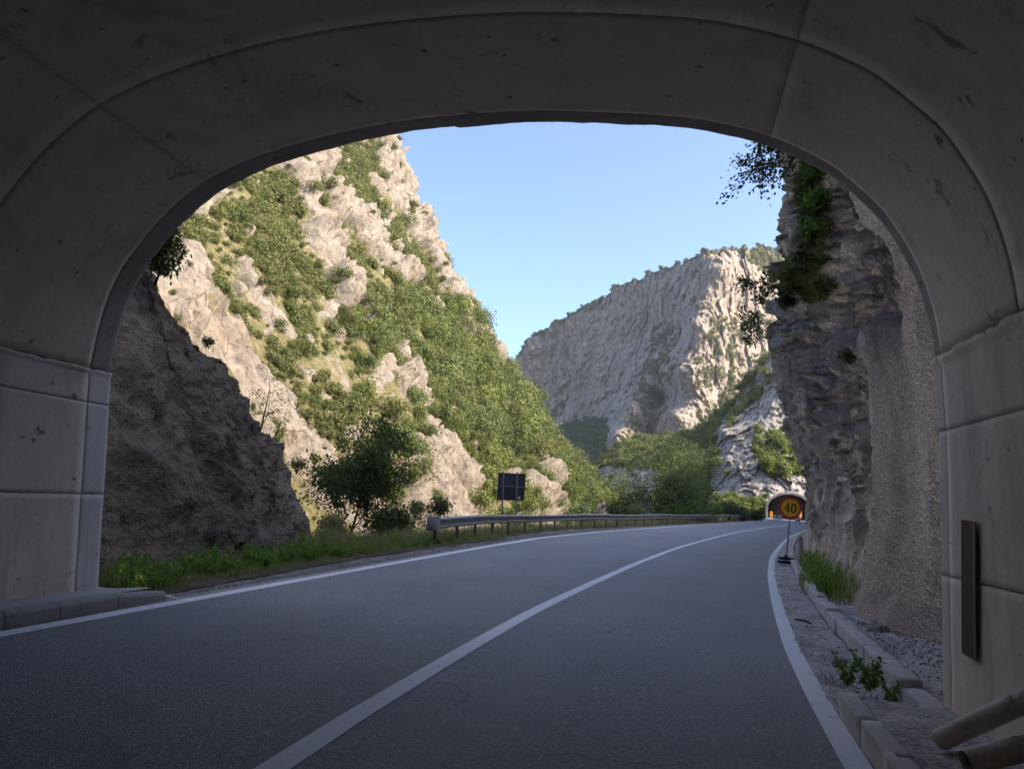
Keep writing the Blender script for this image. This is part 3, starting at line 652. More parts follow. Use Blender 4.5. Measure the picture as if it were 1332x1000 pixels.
off = cbase(SG)+on*nat+os_*(1-nat)
P = RP(SG, off, HG*(1-0.3*smooth(SG, 34, 48)*smooth(HG, 3, 12)+0.5*smooth(SG, 78, 100)*smooth(HG, 3, 12))); tn = np.stack([np.interp(SG, _s, _t[:, 1]), -np.interp(SG, _s, _t[:, 0]), 0*SG], -1)  # unseen far crest, raised here to throw shade on the far tunnel mouth
Q = P.reshape(-1, 3); wq = Q+0.35*np.stack([fbm(Q*.6, 3, 1), fbm(Q*.6, 3, 2), fbm(Q*.6, 3, 3)], 1)
dn = 0.40*fbm(Q*np.array([.30, .30, .08]), 3, 21)+0.46*facet(wq*np.array([1.1, 1.1, .15]), 22, .3)+0.30*facet(wq*np.array([2.2, 2.2, .34]), 23, .5)+0.16*facet(wq*np.array([5, 5, .9]), 24, .5)+0.07*facet(wq*np.array([11, 11, 2.6]), 26, .5)+0.05*fbm(Q*np.array([6, 6, 3]), 3, 25)
pit = np.maximum(0, ridged(wq*np.array([1.0, 1.0, .26]), 3, 31)-0.6)
pit2 = np.maximum(0, ridged(wq*np.array([2.6, 2.6, 1.1]), 3, 32)-0.7)
dn = np.tanh((dn-1.1*pit-0.45*pit2+0.15)/.9)*.9
ds = 0.38*fbm(Q*np.array([.55, .55, .13]), 4, 41)+0.035*fbm(Q*4.5, 3, 42)+0.022*fbm(Q*13, 2, 43)
# dark hollows high on the sprayed face
cave = smooth(HG, 5.2, 6.8)*smooth(SG, 4.8, 7.5)
cave = (cave.ravel()*np.clip(0.55+1.6*fbm(Q*.5, 3, 44), 0, 1))
px_, py_ = proj(Q)
ncut = nat.ravel(); nz_ = fbm(Q*.35, 3, 45)*35
natural = np.maximum(smooth(-(px_+nz_*1.5), -1150, -1085)*smooth(SG.ravel(), 7, 10), cave*0.95)
natural = np.maximum(natural, smooth(SG.ravel(), 14, 17)); natural = np.clip(natural, 0, 1)
hol = blur(inpoly(px_+nz_*.4, py_+nz_*.3, [(1062, 215), (1112, 255), (1150, 310), (1178, 372), (1168, 408), (1125, 415), (1112, 445), (1085, 430), (1072, 330)]).astype(float).reshape(SG.shape), 5).ravel()*(SG.ravel() < 16)
natural = np.maximum(natural, hol)
lowf = smooth(HG.ravel(), 0.1, 1.2)
dn = dn-hol*(.45+.5*np.clip(fbm(Q*.8, 3, 47), -1, 1))
d = (dn*natural*lowf*(0.35+0.65*smooth(HG.ravel(), 0.5, 4.5)) + ds*(1-natural)*smooth(HG.ravel(), -.1, .8))
P = P-tn*d.reshape(SG.shape)[..., None]; P[..., 2] += 0.15*(fbm(Q*.7, 3, 46)*natural).reshape(SG.shape)*smooth(HG, 1, 3)
px_, py_ = proj(P.reshape(-1, 3))
vegc = np.zeros(len(Q))
for poly in ([(1030, 225), (1065, 215), (1075, 250), (1078, 300), (1070, 350), (1085, 390), (1050, 400), (1035, 380), (1025, 330)], [(1010, 350), (1050, 345), (1045, 380), (1015, 390)]):
    vegc = np.maximum(vegc, inpoly(px_+nz_*.5, py_, poly)*0.8)
vegc = np.maximum(vegc, smooth(HG.ravel(), 15, 18)*0.7)
cliff = tag(grid_obj('cliff', P, M['cliff'], {'shot': 1-natural, 'veg': blur(vegc.reshape(SG.shape), 3)}, flip=True, smooth_=False), 'grey overhanging rock cliff rising straight from the right gutter', kind='structure')
CLIFF_P = P

# ------------------------------------------------------------------ left mountain
def mt_x0(y): return -22+0.287*y
ysil = [(500, 190), (520, 225), (545, 285), (570, 335), (585, 385), (610, 430), (640, 465), (665, 490), (690, 512), (705, 545), (720, 572), (745, 605), (770, 632), (800, 662)]
ez, ey = [], []
for (x, y) in ysil:
    r = ray(x, y); k = (CAMZ+33)/(1.5*(.287*r[1]-r[0])-r[2]); p = EYE+r*k; ez.append(p[2]); ey.append(p[1])
o_ = np.argsort(ez); ez = np.array(ez)[o_]; ey = np.array(ey)[o_]
yg = np.r_[36*np.exp(np.linspace(0, math.log(4.3), 470)), np.linspace(156, 210, 50)]
zg = np.r_[-11+np.linspace(0, 1, 60)**1*11, np.linspace(0.4, 118, 400)]
YY, ZZ = np.meshgrid(yg, zg); ye = np.interp(ZZ, ez, ey)
over = np.maximum(YY-ye, 0)
X = mt_x0(YY)-ZZ/1.5-over*1.7
P0 = np.stack([X, YY, ZZ], -1); Q = P0.reshape(-1, 3)
px_, py_ = proj(Q); nzp = 16*fbm(Q*np.array([.12, .12, .08]), 4, 60); nzq = 16*fbm(Q*np.array([.12, .12, .08])+9, 4, 61)
xq, yq = px_+nzp, py_+nzq
VEG = [([(215, 330), (236, 295), (345, 222), (400, 200), (395, 240), (390, 300), (412, 338), (436, 401), (440, 440), (425, 470), (400, 430), (385, 395), (345, 365), (300, 338), (250, 310)], 0.85),
       ([(393, 205), (412, 220), (425, 257), (452, 293), (470, 326), (495, 347), (530, 375), (560, 395), (600, 430), (655, 490), (672, 495), (690, 505), (725, 560), (775, 620), (820, 665), (640, 672), (605, 610), (575, 560), (545, 510), (520, 462), (505, 455), (500, 470), (480, 510), (500, 545), (520, 570), (495, 550), (460, 500), (450, 450), (454, 396), (439, 333), (425, 306), (414, 270)], 1.0),
       ([(427, 200), (482, 180), (489, 224), (500, 258), (523, 276), (534, 308), (552, 330), (561, 353), (577, 390), (530, 360), (500, 320), (470, 285), (448, 262), (430, 234)], 0.7),
       ([(515, 500), (540, 540), (565, 590), (545, 610), (520, 590), (480, 520)], 0.75), ([(300, 395), (340, 380), (345, 405), (310, 410)], 0.8), ([(380, 440), (430, 450), (450, 500), (420, 490)], .6), ([(400, 560), (480, 590), (540, 640), (470, 650)], .5)]
ROC = [[(368, 216), (394, 218), (402, 240), (394, 258), (376, 248)], [(387, 252), (414, 270), (425, 306), (439, 333), (454, 396), (436, 404), (425, 367), (410, 338), (394, 302), (398, 286), (385, 266)],
       [(391, 208), (425, 200), (427, 234), (448, 268), (470, 286), (500, 326), (532, 378), (512, 378), (495, 347), (470, 326), (450, 293), (425, 257), (412, 222)],
       [(480, 175), (500, 175), (508, 227), (534, 256), (545, 281), (574, 321), (580, 364), (561, 353), (552, 330), (534, 308), (523, 276), (500, 258), (487, 224)],
       [(562, 353), (582, 364), (605, 415), (635, 450), (670, 488), (675, 500), (655, 493), (625, 464), (600, 434), (575, 395)],
       [(680, 606), (705, 616), (725, 668), (690, 668), (668, 630)], [(505, 452), (522, 460), (547, 508), (578, 560), (608, 610), (645, 668), (622, 668), (590, 610), (560, 560), (530, 510)]]
veg = np.full(len(Q), 0.06)
bandn = fbm(Q*np.array([.10, .16, .05]), 4, 69)
veg = np.where((bandn > .10), .75, veg)
for poly, dn_ in VEG: veg = np.maximum(veg, inpoly(xq, yq, poly)*dn_)
rocm = np.zeros(len(Q))
for poly in ROC: rocm = np.maximum(rocm, inpoly(px_+nzp*.3, py_+nzq*.3, poly)*1.0)
veg = np.where((rocm > 0) & (bandn < .30), 0.05, veg)
pn = fbm(Q*np.array([.35, .35, .25]), 4, 62)
veg = np.clip(veg+np.where(veg > .3, np.where(pn < -.42, -.8, 0), np.where(pn > .55, .6, 0)), 0, 1)
veg = np.where((over.ravel() > 2) & (ZZ.ravel() < 60), 0.9, veg)
veg = blur(veg.reshape(X.shape), 2); rocm = blur(rocm.reshape(X.shape), 3)
nrm = np.array([1.5, -0.43, 1.0]); nrm /= np.linalg.norm(nrm)
wq = Q+1.5*np.stack([fbm(Q*.15, 3, 1), fbm(Q*.15, 3, 2), fbm(Q*.15, 3, 3)], 1)
rock = 1-smooth(veg, .3, .7)
L1 = np.array([.16, .16, .09])
d = 1.9*fbm(Q*np.array([.05, .09, .03]), 3, 63)+rock.ravel()*(1.25*facet(wq*L1, 64, .7)+0.65*facet(wq*L1*2.6, 65, .8)+0.26*facet(wq*L1*6.5, 66, .8)+0.10*fbm(Q*1.6, 3, 67))+1.3*rocm.ravel()+0.5*(rock.ravel()-.5)+0.25*(1-rock.ravel())*fbm(Q*.5, 3, 68)
sc_ = smooth(Q[:, 1], 34, 80)*.55+.45
P = P0+(d*sc_).reshape(X.shape)[..., None]*nrm
tag(grid_obj('mountain', P, M['rock_left'], {'veg': veg}, flip=False), 'sunlit steep limestone mountainside with green gullies on the left', kind='structure')
MT = (P, veg, over, YY, ZZ)

# ------------------------------------------------------------------ far mountain and the spur above the far tunnel: relief surfaces
def rbf(ctrl):
    A = np.array(ctrl, float); xy = A[:, :2]/100; dd = np.linalg.norm(xy[:, None]-xy[None], axis=2)
    n = len(A); K = np.zeros((n+3, n+3)); K[:n, :n] = dd+0.02*np.eye(n); K[:n, n] = 1; K[:n, n+1:] = xy; K[n, :n] = 1; K[n+1:, :n] = xy.T
    wv = np.linalg.solve(K, np.r_[A[:, 2], 0, 0, 0])
    def fn(x, y):
        o = np.full(x.shape, wv[n]); o = o+wv[n+1]*x/100+wv[n+2]*y/100
        for i in range(n): o = o+wv[i]*np.hypot(x/100-xy[i, 0], y/100-xy[i, 1])
        return o
    return fn
def relief(name, sil, ybot, nx, ny, ctrl, disp, vegf, m, label, back=160, backrise=0.1):
    sx = np.array([p[0] for p in sil], float); sy = np.array([p[1] for p in sil], float)
    x = np.linspace(sx[0], sx[-1], nx); top = np.interp(x, sx, sy)
    v = np.linspace(0, 1, ny); XX = np.broadcast_to(x, (ny, nx)); YP = ybot+(top-ybot)[None]*v[:, None]
    D = rbf(ctrl)(XX, YP)
    r = CF+CR*((XX-666)/FPX)[..., None]-CU*((YP-500)/FPX)[..., None]
    P = EYE+r*(D/r[..., 1])[..., None]
    hd = np.stack([P[..., 0], P[..., 1], 0*D], -1); hd /= np.linalg.norm(hd, axis=-1, keepdims=True)
    Q = P.reshape(-1, 3); d, dz = disp(Q); P = P-hd*d.reshape(D.shape)[..., None]; P[..., 2] += dz.reshape(D.shape)*smooth(v, .85, 1)[:, None]
    veg = np.clip(vegf(XX, YP, Q, top[None]+0*YP), 0, 1)
    # top runs on backwards as a plateau
    ext = []
    for k in range(1, 9):
        e = P[-1]+hd[-1]*back*(k/8)**1.5; e = e.copy(); e[:, 2] += backrise*back*(k/8)-0.0009*(back*k/8)**2+0.5*fbm(e*.08, 3, 5); ext.append(e)
    PP = np.concatenate([P, np.array(ext)]); vv = np.concatenate([blur(veg, 1), np.full((8, nx), .8)])
    tag(grid_obj(name, PP, m, {'veg': vv}), label, kind='structure')
    return P, veg
farc = [(672, 465, 590), (720, 420, 565), (760, 398, 545), (800, 375, 525), (850, 352, 490), (890, 340, 455), (915, 325, 425), (945, 322, 432), (1000, 320, 470), (1065, 325, 520),
        (680, 560, 570), (720, 620, 545), (700, 500, 578), (760, 480, 535), (820, 450, 505), (870, 430, 465), (840, 400, 495), (765, 540, 520), (745, 600, 500), (735, 660, 480),
        (938, 350, 402), (905, 420, 388), (888, 480, 378), (878, 540, 366), (862, 600, 352), (855, 670, 340),
        (960, 400, 432), (1000, 450, 450), (1050, 480, 470), (940, 500, 405), (985, 560, 410), (920, 590, 382), (1050, 660, 420), (950, 660, 375), (1050, 400, 480),
        (838, 488, 440), (822, 530, 405), (802, 570, 372), (780, 620, 348), (768, 668, 338),
        (803, 510, 490), (785, 550, 470), (765, 590, 450), (752, 640, 420),
        (860, 520, 445), (845, 560, 420), (832, 600, 395), (815, 660, 365)]
def fdisp(Q):
    wq = Q+6*np.stack([fbm(Q*.03, 3, 1), fbm(Q*.03, 3, 2), 0*Q[:, 0]], 1)
    d = 6*fbm(Q*np.array([.022, .022, .012]), 4, 80)+2.0*facet(wq*np.array([.075, .075, .05]), 81, .35)+1.1*facet(wq*np.array([.18, .18, .13]), 82, .45)+0.7*facet(wq*np.array([.42, .42, .25]), 83, .5)+0.8*fbm(Q*np.array([.25, .25, .16]), 4, 84)+0.4*facet(wq*np.array([.9, .9, .6]), 88, .5)+1.5*fbm(Q*np.array([.03, .03, .10]), 3, 86)-3.2*np.maximum(0, ridged(wq*np.array([.07, .07, .035]), 3, 87)-.75)
    return d, 1.6*facet(Q*.12, 85, .4)
FV = [([(940, 318), (1065, 320), (1065, 400), (1015, 372), (985, 345)], .9), ([(715, 570), (765, 545), (795, 560), (775, 620), (760, 670), (740, 640), (730, 600)], .95), ([(852, 420), (885, 428), (870, 500), (850, 585), (800, 590), (830, 505)], .45),
      ([(925, 420), (1040, 395), (1040, 520), (960, 565), (915, 600), (900, 500)], .35), ([(690, 500), (735, 505), (740, 540), (700, 560)], .3)]
def fveg(x, y, Q, top):
    n = fbm(Q*.05, 4, 90).reshape(x.shape); n2 = fbm(Q*.14, 3, 91).reshape(x.shape)
    v = 0.0*x; xx, yy = x+10*n, y+10*n2
    for p, dn_ in FV: v = np.maximum(v, inpoly(xx, yy, p)*dn_)
    v = v+np.where((v > .1) & (v < .6), n2*.9, 0)
    v = np.maximum(v, (yy-top < 3.5+9*n2)*0.7); v = np.maximum(v, (n2 > .62)*.5); return v
FARP, FARV = relief('far_mountain', [(655, 520), (672, 465), (690, 440), (720, 420), (760, 398), (800, 375), (850, 353), (890, 340), (915, 326), (960, 321), (1000, 320), (1065, 326)], 690, 420, 360, farc, fdisp, fveg, M['rock_far'], 'tall grey limestone massif closing the gorge')
midc = [(765, 655, 245), (785, 598, 250), (810, 580, 250), (860, 575, 246), (915, 560, 232), (935, 540, 225), (960, 515, 217), (985, 480, 212), (1030, 450, 208), (1080, 430, 204),
        (770, 690, 215), (800, 640, 222), (860, 690, 180), (860, 620, 215), (910, 690, 165), (915, 620, 195), (945, 600, 185), (960, 690, 160), (975, 600, 180), (1000, 540, 195), (1000, 600, 176), (1000, 645, 167), (1028, 645, 166.5), (1060, 645, 166), (1000, 690, 165.5), (1060, 690, 165), (1060, 560, 185), (938, 560, 202), (925, 600, 195)]
def mdisp(Q):
    wq = Q+2.5*np.stack([fbm(Q*.08, 3, 1), fbm(Q*.08, 3, 2), 0*Q[:, 0]], 1)
    d = 2.6*fbm(Q*np.array([.06, .06, .035]), 4, 100)+1.0*facet(wq*np.array([.16, .16, .10]), 101, .45)+0.6*facet(wq*np.array([.4, .4, .28]), 102, .5)+0.35*facet(wq*np.array([1, 1, .8]), 103, .6)+.25*fbm(Q*.9, 3, 105)
    px_, py_ = proj(Q); calm = smooth(np.hypot((px_-1028)/38, (py_-672)/36), .7, 1.3)
    return d*calm, 0.5*facet(Q*.3, 104, .4)
MV = [([(778, 606), (800, 574), (860, 565), (915, 550), (938, 535), (935, 570), (915, 605), (870, 612), (820, 606)], 1.0), ([(905, 545), (938, 536), (930, 600), (918, 655), (895, 655)], .5), ([(985, 560), (1045, 560), (1050, 615), (1005, 622), (980, 600)], .5), ([(850, 640), (1000, 660), (1000, 700), (850, 700)], .9), ([(940, 500), (985, 470), (1000, 500), (950, 560)], .4)]
def mveg(x, y, Q, top):
    n = fbm(Q*.15, 4, 110).reshape(x.shape); n2 = fbm(Q*.35, 3, 111).reshape(x.shape); v = 0*x+.05
    for p, dn_ in MV: v = np.maximum(v, inpoly(x+8*n, y+8*n2, p)*dn_)
    v = v+np.where((v > .1) & (v < .6), n2*.9, 0); v = np.maximum(v, (n2 > .6)*.55); return np.maximum(v, (y-top < 4)*.7)
MIDP, MIDV = relief('rock_spur', [(762, 668), (768, 640), (780, 604), (800, 582), (830, 572), (880, 568), (915, 556), (935, 538), (960, 512), (985, 478), (1000, 464), (1030, 448), (1085, 430)], 700, 330, 240, midc, mdisp, mveg, M['rock_mid'], 'rocky wooded spur above the far tunnel mouth', back=60, backrise=0.0)
#SPLIT
# ------------------------------------------------------------------ roadside objects
def wbeam_section(name, path, parent, org, m):
    prof = [(0.0, .155), (.03, .15), (.078, .115), (.078, .085), (-.012, .055), (-.012, -.055), (.078, -.085), (.078, -.115), (.03, -.15), (0.0, -.155)]
    prof = prof+[(o-0.009, z) for o, z in prof[::-1]]
    n = len(prof); V, F = [], []
    for c, nv in path: V += [c+nv*o+np.array([0, 0, z])-org for o, z in prof]
    for i in range(len(path)-1): F += [(i*n+k, (i+1)*n+k, (i+1)*n+(k+1) % n, i*n+(k+1) % n) for k in range(n)]
    F += [tuple(range(n)), tuple(range((len(path)-1)*n, len(path)*n))[::-1]]
    mb = MB(); mb.add(V, F); return mb.build(name, m, parent)
def rail_pt(s):
    tv = RT(s); nv = np.array([tv[1], -tv[0], 0.0]); o = guard_o(s); z = 0.35+0.60
    return RP(s, o, z+0.09*(1-smooth(s, 13.5, 24))*0+0.02*math.sin(s*.4)), nv, tv
gr = empty('guardrail', RP(14, guard_o(14), 0.3), 'galvanised steel guardrail along the left edge of the bend', 'guardrail'); g0 = np.array(gr.location)
s_ = 14.0
while s_ < 150:
    L = 4.3 if s_ < 60 else 8.6; path = []
    for t in np.linspace(0, L+0.22, 8 if s_ < 60 else 10): c, nv, tv = rail_pt(s_+t); path.append((c-nv*0.012*(t/L > 1.0)-nv*0.011*(t/L), nv))
    r_ = wbeam_section('rail_section', path, gr, g0, M['galv'])
    s_ += L
post_me = {}
for k, s_ in enumerate(list(np.arange(14.25, 60, 2.15))+list(np.arange(60.5, 150, 2.15))):
    c, nv, tv = rail_pt(s_); lean = R_.uniform(-.05, .05) if k > 1 else (0.03, -0.13)[k]
    if k == 0: lean = -0.16
    base = c-nv*0.085+np.array([0, 0, -1.25]); top = c-nv*0.075+np.array([0, 0, 0.12])+tv*lean*0.2
    base = base+tv*-lean*0.9
    z = top-base; z /= np.linalg.norm(z); x = tv-z*(tv@z); x /= np.linalg.norm(x); y = np.cross(z, x); mb = MB(); h = np.linalg.norm(top-base)
    mb.prism([(-.05, -.03), (.05, -.03), (.05, .03), (.036, .03), (.036, -.016), (-.036, -.016), (-.036, .03), (-.05, .03)], base-g0, x, y, z, h)
    mb.build('post', M['post'], gr)
    if s_ < 45:
        mb = MB()
        for dz in (0.0,): mb.tube([c+nv*0.0-g0, c+nv*0.03-g0], 0.018, 8)
        mb.build('bolt', M['galv'], gr)
c, nv, tv = rail_pt(14.0); V, F = [], []                          # bull-nose end piece
ang = np.linspace(-0.15, math.pi*1.02, 14)
for a_ in ang:
    q = c-tv*(0.17*math.sin(a_))+nv*(0.085-0.16*(1-math.cos(a_))/1.0)+tv*0.12*(a_ < 0)
    for z in (-.205, -.19, .19, .205): V.append(q+np.array([0, 0, z])-g0-tv*(0.0 if abs(z) < .2 else -0.012))
for i in range(len(ang)-1): F += [(i*4+k, i*4+k+1, (i+1)*4+k+1, (i+1)*4+k) for k in range(3)]
mb = MB(); mb.add(V, F); o_end = mb.build('end_piece', M['galv'], gr, True); so_ = o_end.modifiers.new('thick', 'SOLIDIFY'); so_.thickness = 0.012

# back of a square road sign on two poles behind the guardrail
p1 = at(653.5, 655, 31.5); p2 = at(671.5, 655, 31.8)
sg2 = empty('road_sign', (p1[0], p1[1], -0.3), 'dark back of a square road sign on two grey poles', 'road sign'); s0_ = np.array(sg2.location)
xv = p2-p1; xv[2] = 0; xv /= np.linalg.norm(xv); yv = np.array([-xv[1], xv[0], 0]); zv = np.array([0.035, 0, 1.0]); zv /= np.linalg.norm(zv)
ctr = at(665, 633, 31.7); ctr = np.array([ctr[0], ctr[1]+0.06, ctr[2]])
mb = MB(); mb.box(ctr-s0_, (1.27, 0.03, 1.13), (xv, yv, zv), 0.006); pan = mb.build('sign_panel', M['signback'], sg2)
for (cx_, cz_, sx_, sz_) in ((0, .56, 1.28, .02), (0, -.56, 1.28, .02), (.635, 0, .02, 1.14), (-.635, 0, .02, 1.14)):
    mb = MB(); mb.box(ctr-s0_+xv*cx_+zv*cz_-yv*.008, (sx_, .05, sz_), (xv, yv, zv)); mb.build('edge_fold', M['signback'], pan)
for q in (653.8, 671.6):
    pt = at(q+1.2, 613.5, 31.6); pb = at(q-1.4, 696, 31.6); pb[2] = -0.5; mb = MB(); pt[1] -= 0.03; pb[1] = pt[1]
    mb.tube([pb-s0_, pt-s0_], 0.036, 10); mb.build('pole', M['pole'], sg2)
mb = MB(); mb.box(ctr-s0_-yv*0.028+zv*0.02, (1.24, .02, .035), (xv, yv, zv)); mb.build('crossbar', M['pole'], sg2)
pp = ctr-s0_+xv*0.40-zv*0.44-yv*0.019; mb = MB(); mb.prism([(-.045, -.05), (.03, -.055), (.05, 0), (.02, .06), (-.02, .03)], pp, xv, zv, -yv, 0.006); mb.build('sticker', M['white'], pan)

# temporary 40 sign on a rubber foot
fb = onz(1022.5, 733, -0.02); sgn = empty('speed_sign', fb, 'round yellow 40 speed limit sign with red rim on a thin pole', 'speed sign'); f0 = np.array(sgn.location)
dist = fb[1]; ctr = at(1028, 660.5, dist+0.05); up = ctr-fb-np.array([0, 0, 0.05]); up /= np.linalg.norm(up)
vd = EYE-ctr; vd /= np.linalg.norm(vd); yv = vd-up*(vd@up); yv = yv+0.18*np.array([-1, 0, 0]); yv -= up*(yv@up); yv /= np.linalg.norm(yv); xv = np.cross(up, yv)
if xv[0] < 0: xv = -xv
r0 = 0.325
def disc(rad, d0, d1, n=40): 
    mb = MB(); mb.prism([(rad*math.cos(2*math.pi*k/n), rad*math.sin(2*math.pi*k/n)) for k in range(n)], ctr-f0+yv*d0, xv, up, yv, d1-d0); return mb
plate = disc(r0, -0.012, 0.004).build('sign_plate', M['sign_yellow'], sgn)
def ring_mesh(ro, ri, d0, d1, n=40):
    V, F = [], []
    for k in range(n):
        c_, s2 = math.cos(2*math.pi*k/n), math.sin(2*math.pi*k/n)
        for r_, d_ in ((ro, d0), (ro, d1), (ri, d1), (ri, d0)): V.append(ctr-f0+xv*r_*c_+up*r_*s2+yv*d_)
    for k in range(n):
        j = (k+1) % n; F += [(k*4+q, j*4+q, j*4+(q+1) % 4, k*4+(q+1) % 4) for q in range(4)]
    mb = MB(); mb.add(V, F); return mb
ring_mesh(r0+.006, r0-0.062, -0.012, 0.012).build('red_rim', M['sign_red'], plate)
def stroke(pts, wd, name, closed=False):
    mb = MB(); P2 = [np.array(p, float) for p in pts]; n = len(P2)
    V, F = [], []
    for i, p in enumerate(P2):
        a_ = P2[(i-1) % n] if (closed or i > 0) else p; b_ = P2[(i+1) % n] if (closed or i < n-1) else p
        d_ = b_-a_; d_ /= np.linalg.norm(d_)+1e-9; nn = np.array([-d_[1], d_[0]])*wd/2
        for q in (p+nn, p-nn):
            for dz in (0.004, 0.010): V.append(ctr-f0+xv*q[0]+up*q[1]+yv*dz)
    rng = range(n if closed else n-1)
    for i in rng:
        j = (i+1) % n; a, b = i*4, j*4; F += [(a+1, b+1, b+3, a+3), (a, a+2, b+2, b), (a, b, b+1, a+1), (a+2, a+3, b+3, b+2)]
    mb.add(V, F); mb.build(name, M['sign_black'], plate)
w_ = 0.042
stroke([(-0.045, 0.15), (-0.155, -0.055), (-0.012, -0.055)], w_, 'digit_four'); stroke([(-0.052, 0.05), (-0.052, -0.15)], w_, 'digit_four')
stroke([(0.098+0.058*math.copysign(abs(math.cos(t))**0.75, math.cos(t)), 0.13*math.copysign(abs(math.sin(t))**0.75, math.sin(t))) for t in np.linspace(0, 2*math.pi, 28, endpoint=False)], w_, 'digit_zero', True)
mb = MB(); mb.tube([fb+[0, 0, 0.04]-f0, ctr-f0+up*0.25-yv*0.03], 0.024, 10); mb.build('pole', M['pole'], sgn)
for k, (dz, dx) in enumerate(((0.045, 0.0), (0.155, 0.02))):
    ax_ = (np.array([math.cos(-.15), math.sin(-.15), -0.03]), np.array([math.sin(.15), math.cos(.15), 0]), np.array([0.03, 0, 1.0]))
    blk = MB()
    for dy in (-.13, .13): blk.box(np.array([dx, dy, dz]), (0.40-.03*k, .12, .075), ax_, .012)
    for ddx in (-.15, .15): blk.box(np.array([dx+ddx, 0, dz-.005]), (.09, .2, .06), ax_, .006)
    blk.build('foot_block', M['rubber'], sgn)
mb = MB(); mb.box(np.array([0.0, 0, .22]), (.08, .08, .10), None, .01); mb.build('pole_socket', M['post'], sgn)

# low grey marker post further along the gutter
pm = RP(19.2, 4.12, -0.05); dp = empty('marker_post', pm, 'short plain grey post standing between kerb and cliff', 'post')
mb = MB(); mb.box(np.array([0, 0, 0.42]), (0.13, 0.10, 0.86), None, 0.02); mb.build('shaft', M['kerb'], dp); mb = MB(); mb.box(np.array([0, 0, 0.86]), (0.10, 0.07, 0.03), None, 0.012); mb.build('cap', M['pole'], dp)

# brown board on the right wall
def wall_hit(x, y, inset=0.0):
    r = ray(x, y); lo, hi = 0.5, 12.0
    for _ in range(50):
        k = (lo+hi)/2; p = EYE+r*k; u = p@N
        if u > np.interp(p[2], SEC[29:, 1][::-1], SEC[29:, 0][::-1])-inset: hi = k
        else: lo = k
    return EYE+r*lo
q = [wall_hit(*p, 0.03) for p in ((1251, 676), (1267, 677), (1267.5, 855), (1252.5, 853))]
cb = sum(q)/4; bd = empty('wall_board', cb-np.array([0, 0, 0.5]), 'tall narrow dark brown board fixed to the right tunnel wall', 'board'); b0 = np.array(bd.location)
zv = (q[0]+q[1]-q[2]-q[3]); hgt = np.linalg.norm(zv)/2; zv /= np.linalg.norm(zv); xv = T-zv*(T@zv); xv /= np.linalg.norm(xv); yv = np.cross(zv, xv); wd = abs((q[1]-q[0])@xv)
mb = MB(); mb.box(cb-b0, (wd, 0.010, hgt), (xv, yv, zv), 0.004); mb.build('board', M['rustplate'], bd)
mb = MB(); mb.box(cb-b0-xv*(wd/2+0.006), (0.008, 0.012, hgt), (xv, yv, zv)); mb.build('edge_trim', M['galv'], bd)
for f in (-.36, .36): mb = MB(); mb.box(cb-b0+zv*hgt*f+N*0.018, (0.05, 0.026, 0.04), (xv, N, zv)); mb.build('bracket', M['post'], bd)

# two grey pipes leaning on the right footway
for (xa, ya, xb, yb, rad, lab) in ((1224, 961, 1332, 911, 0.062, 'upper grey pipe slanting from the footway up the right wall'), (1257, 990, 1332, 973, 0.066, 'lower grey pipe slanting out of the frame below its twin')):
    A_ = onz(xa, ya, 0.135+rad*.55); B_ = wall_hit(xb, yb, 0.12); d_ = B_-A_; ppe = empty('pipe', A_, lab, 'pipe', 'grey pipes on the right footway')
    mb = MB(); n_ = 20; pts = [d_*t for t in (-0.02, 0.0, 0.3, 0.6, 1.0, 1.5)]
    mb.tube(pts, [rad*.9, rad, rad, rad, rad, rad], n_, False)
    mb.tube([pts[0]-d_*0.0, d_*0.05], [rad*.9, rad*.82], n_, False)
    mb.build('tube', M['pipe'], ppe, True)
    for t in (0.93,): mb = MB(); mb.tube([d_*(t-.03), d_*(t-.028), d_*(t+.028), d_*(t+.03)], [rad*1.02, rad*1.06, rad*1.06, rad*1.02], n_); mb.build('coupling', M['pipe'], ppe, True)

# far tunnel mouth with its roadworks barrier
ft = empty('far_tunnel', RP(163, 0.0, 0.0), 'far tunnel mouth with pale concrete ring in the grey rock', 'tunnel'); t0_ = np.array(ft.location)
tv = RT(163); nv = np.array([tv[1], -tv[0], 0]); zz = np.array([0, 0, 1.0])
def arch(hw, hs, ht, n=22): return [(-hw, -1.0), (-hw, hs)]+[(-hw*math.cos(t), hs+(ht-hs)*math.sin(t)) for t in np.linspace(0.08, math.pi-0.08, n)]+[(hw, hs), (hw, -1.0)]
ai, ao = arch(4.2, 2.3, 5.35), arch(4.6, 2.35, 5.75); V, F = [], []; n_ = len(ai)
for p_, d_ in ((ao, -.7), (ai, -.7), (ai, 3.0), (ao, 3.0)): V += [nv*x+zz*z+tv*d_ for x, z in p_]
for r_ in range(3): F += [(r_*n_+i, r_*n_+i+1, (r_+1)*n_+i+1, (r_+1)*n_+i) for i in range(n_-1)]
mb = MB(); mb.add(V, F); mb.build('portal_ring', M['rock_mid'], ft)
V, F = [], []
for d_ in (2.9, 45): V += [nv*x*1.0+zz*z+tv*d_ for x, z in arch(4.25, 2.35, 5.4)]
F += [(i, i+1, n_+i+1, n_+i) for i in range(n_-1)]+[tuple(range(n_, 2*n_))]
mb = MB(); mb.add(V, F); mb.build('bore', M['void'], ft)
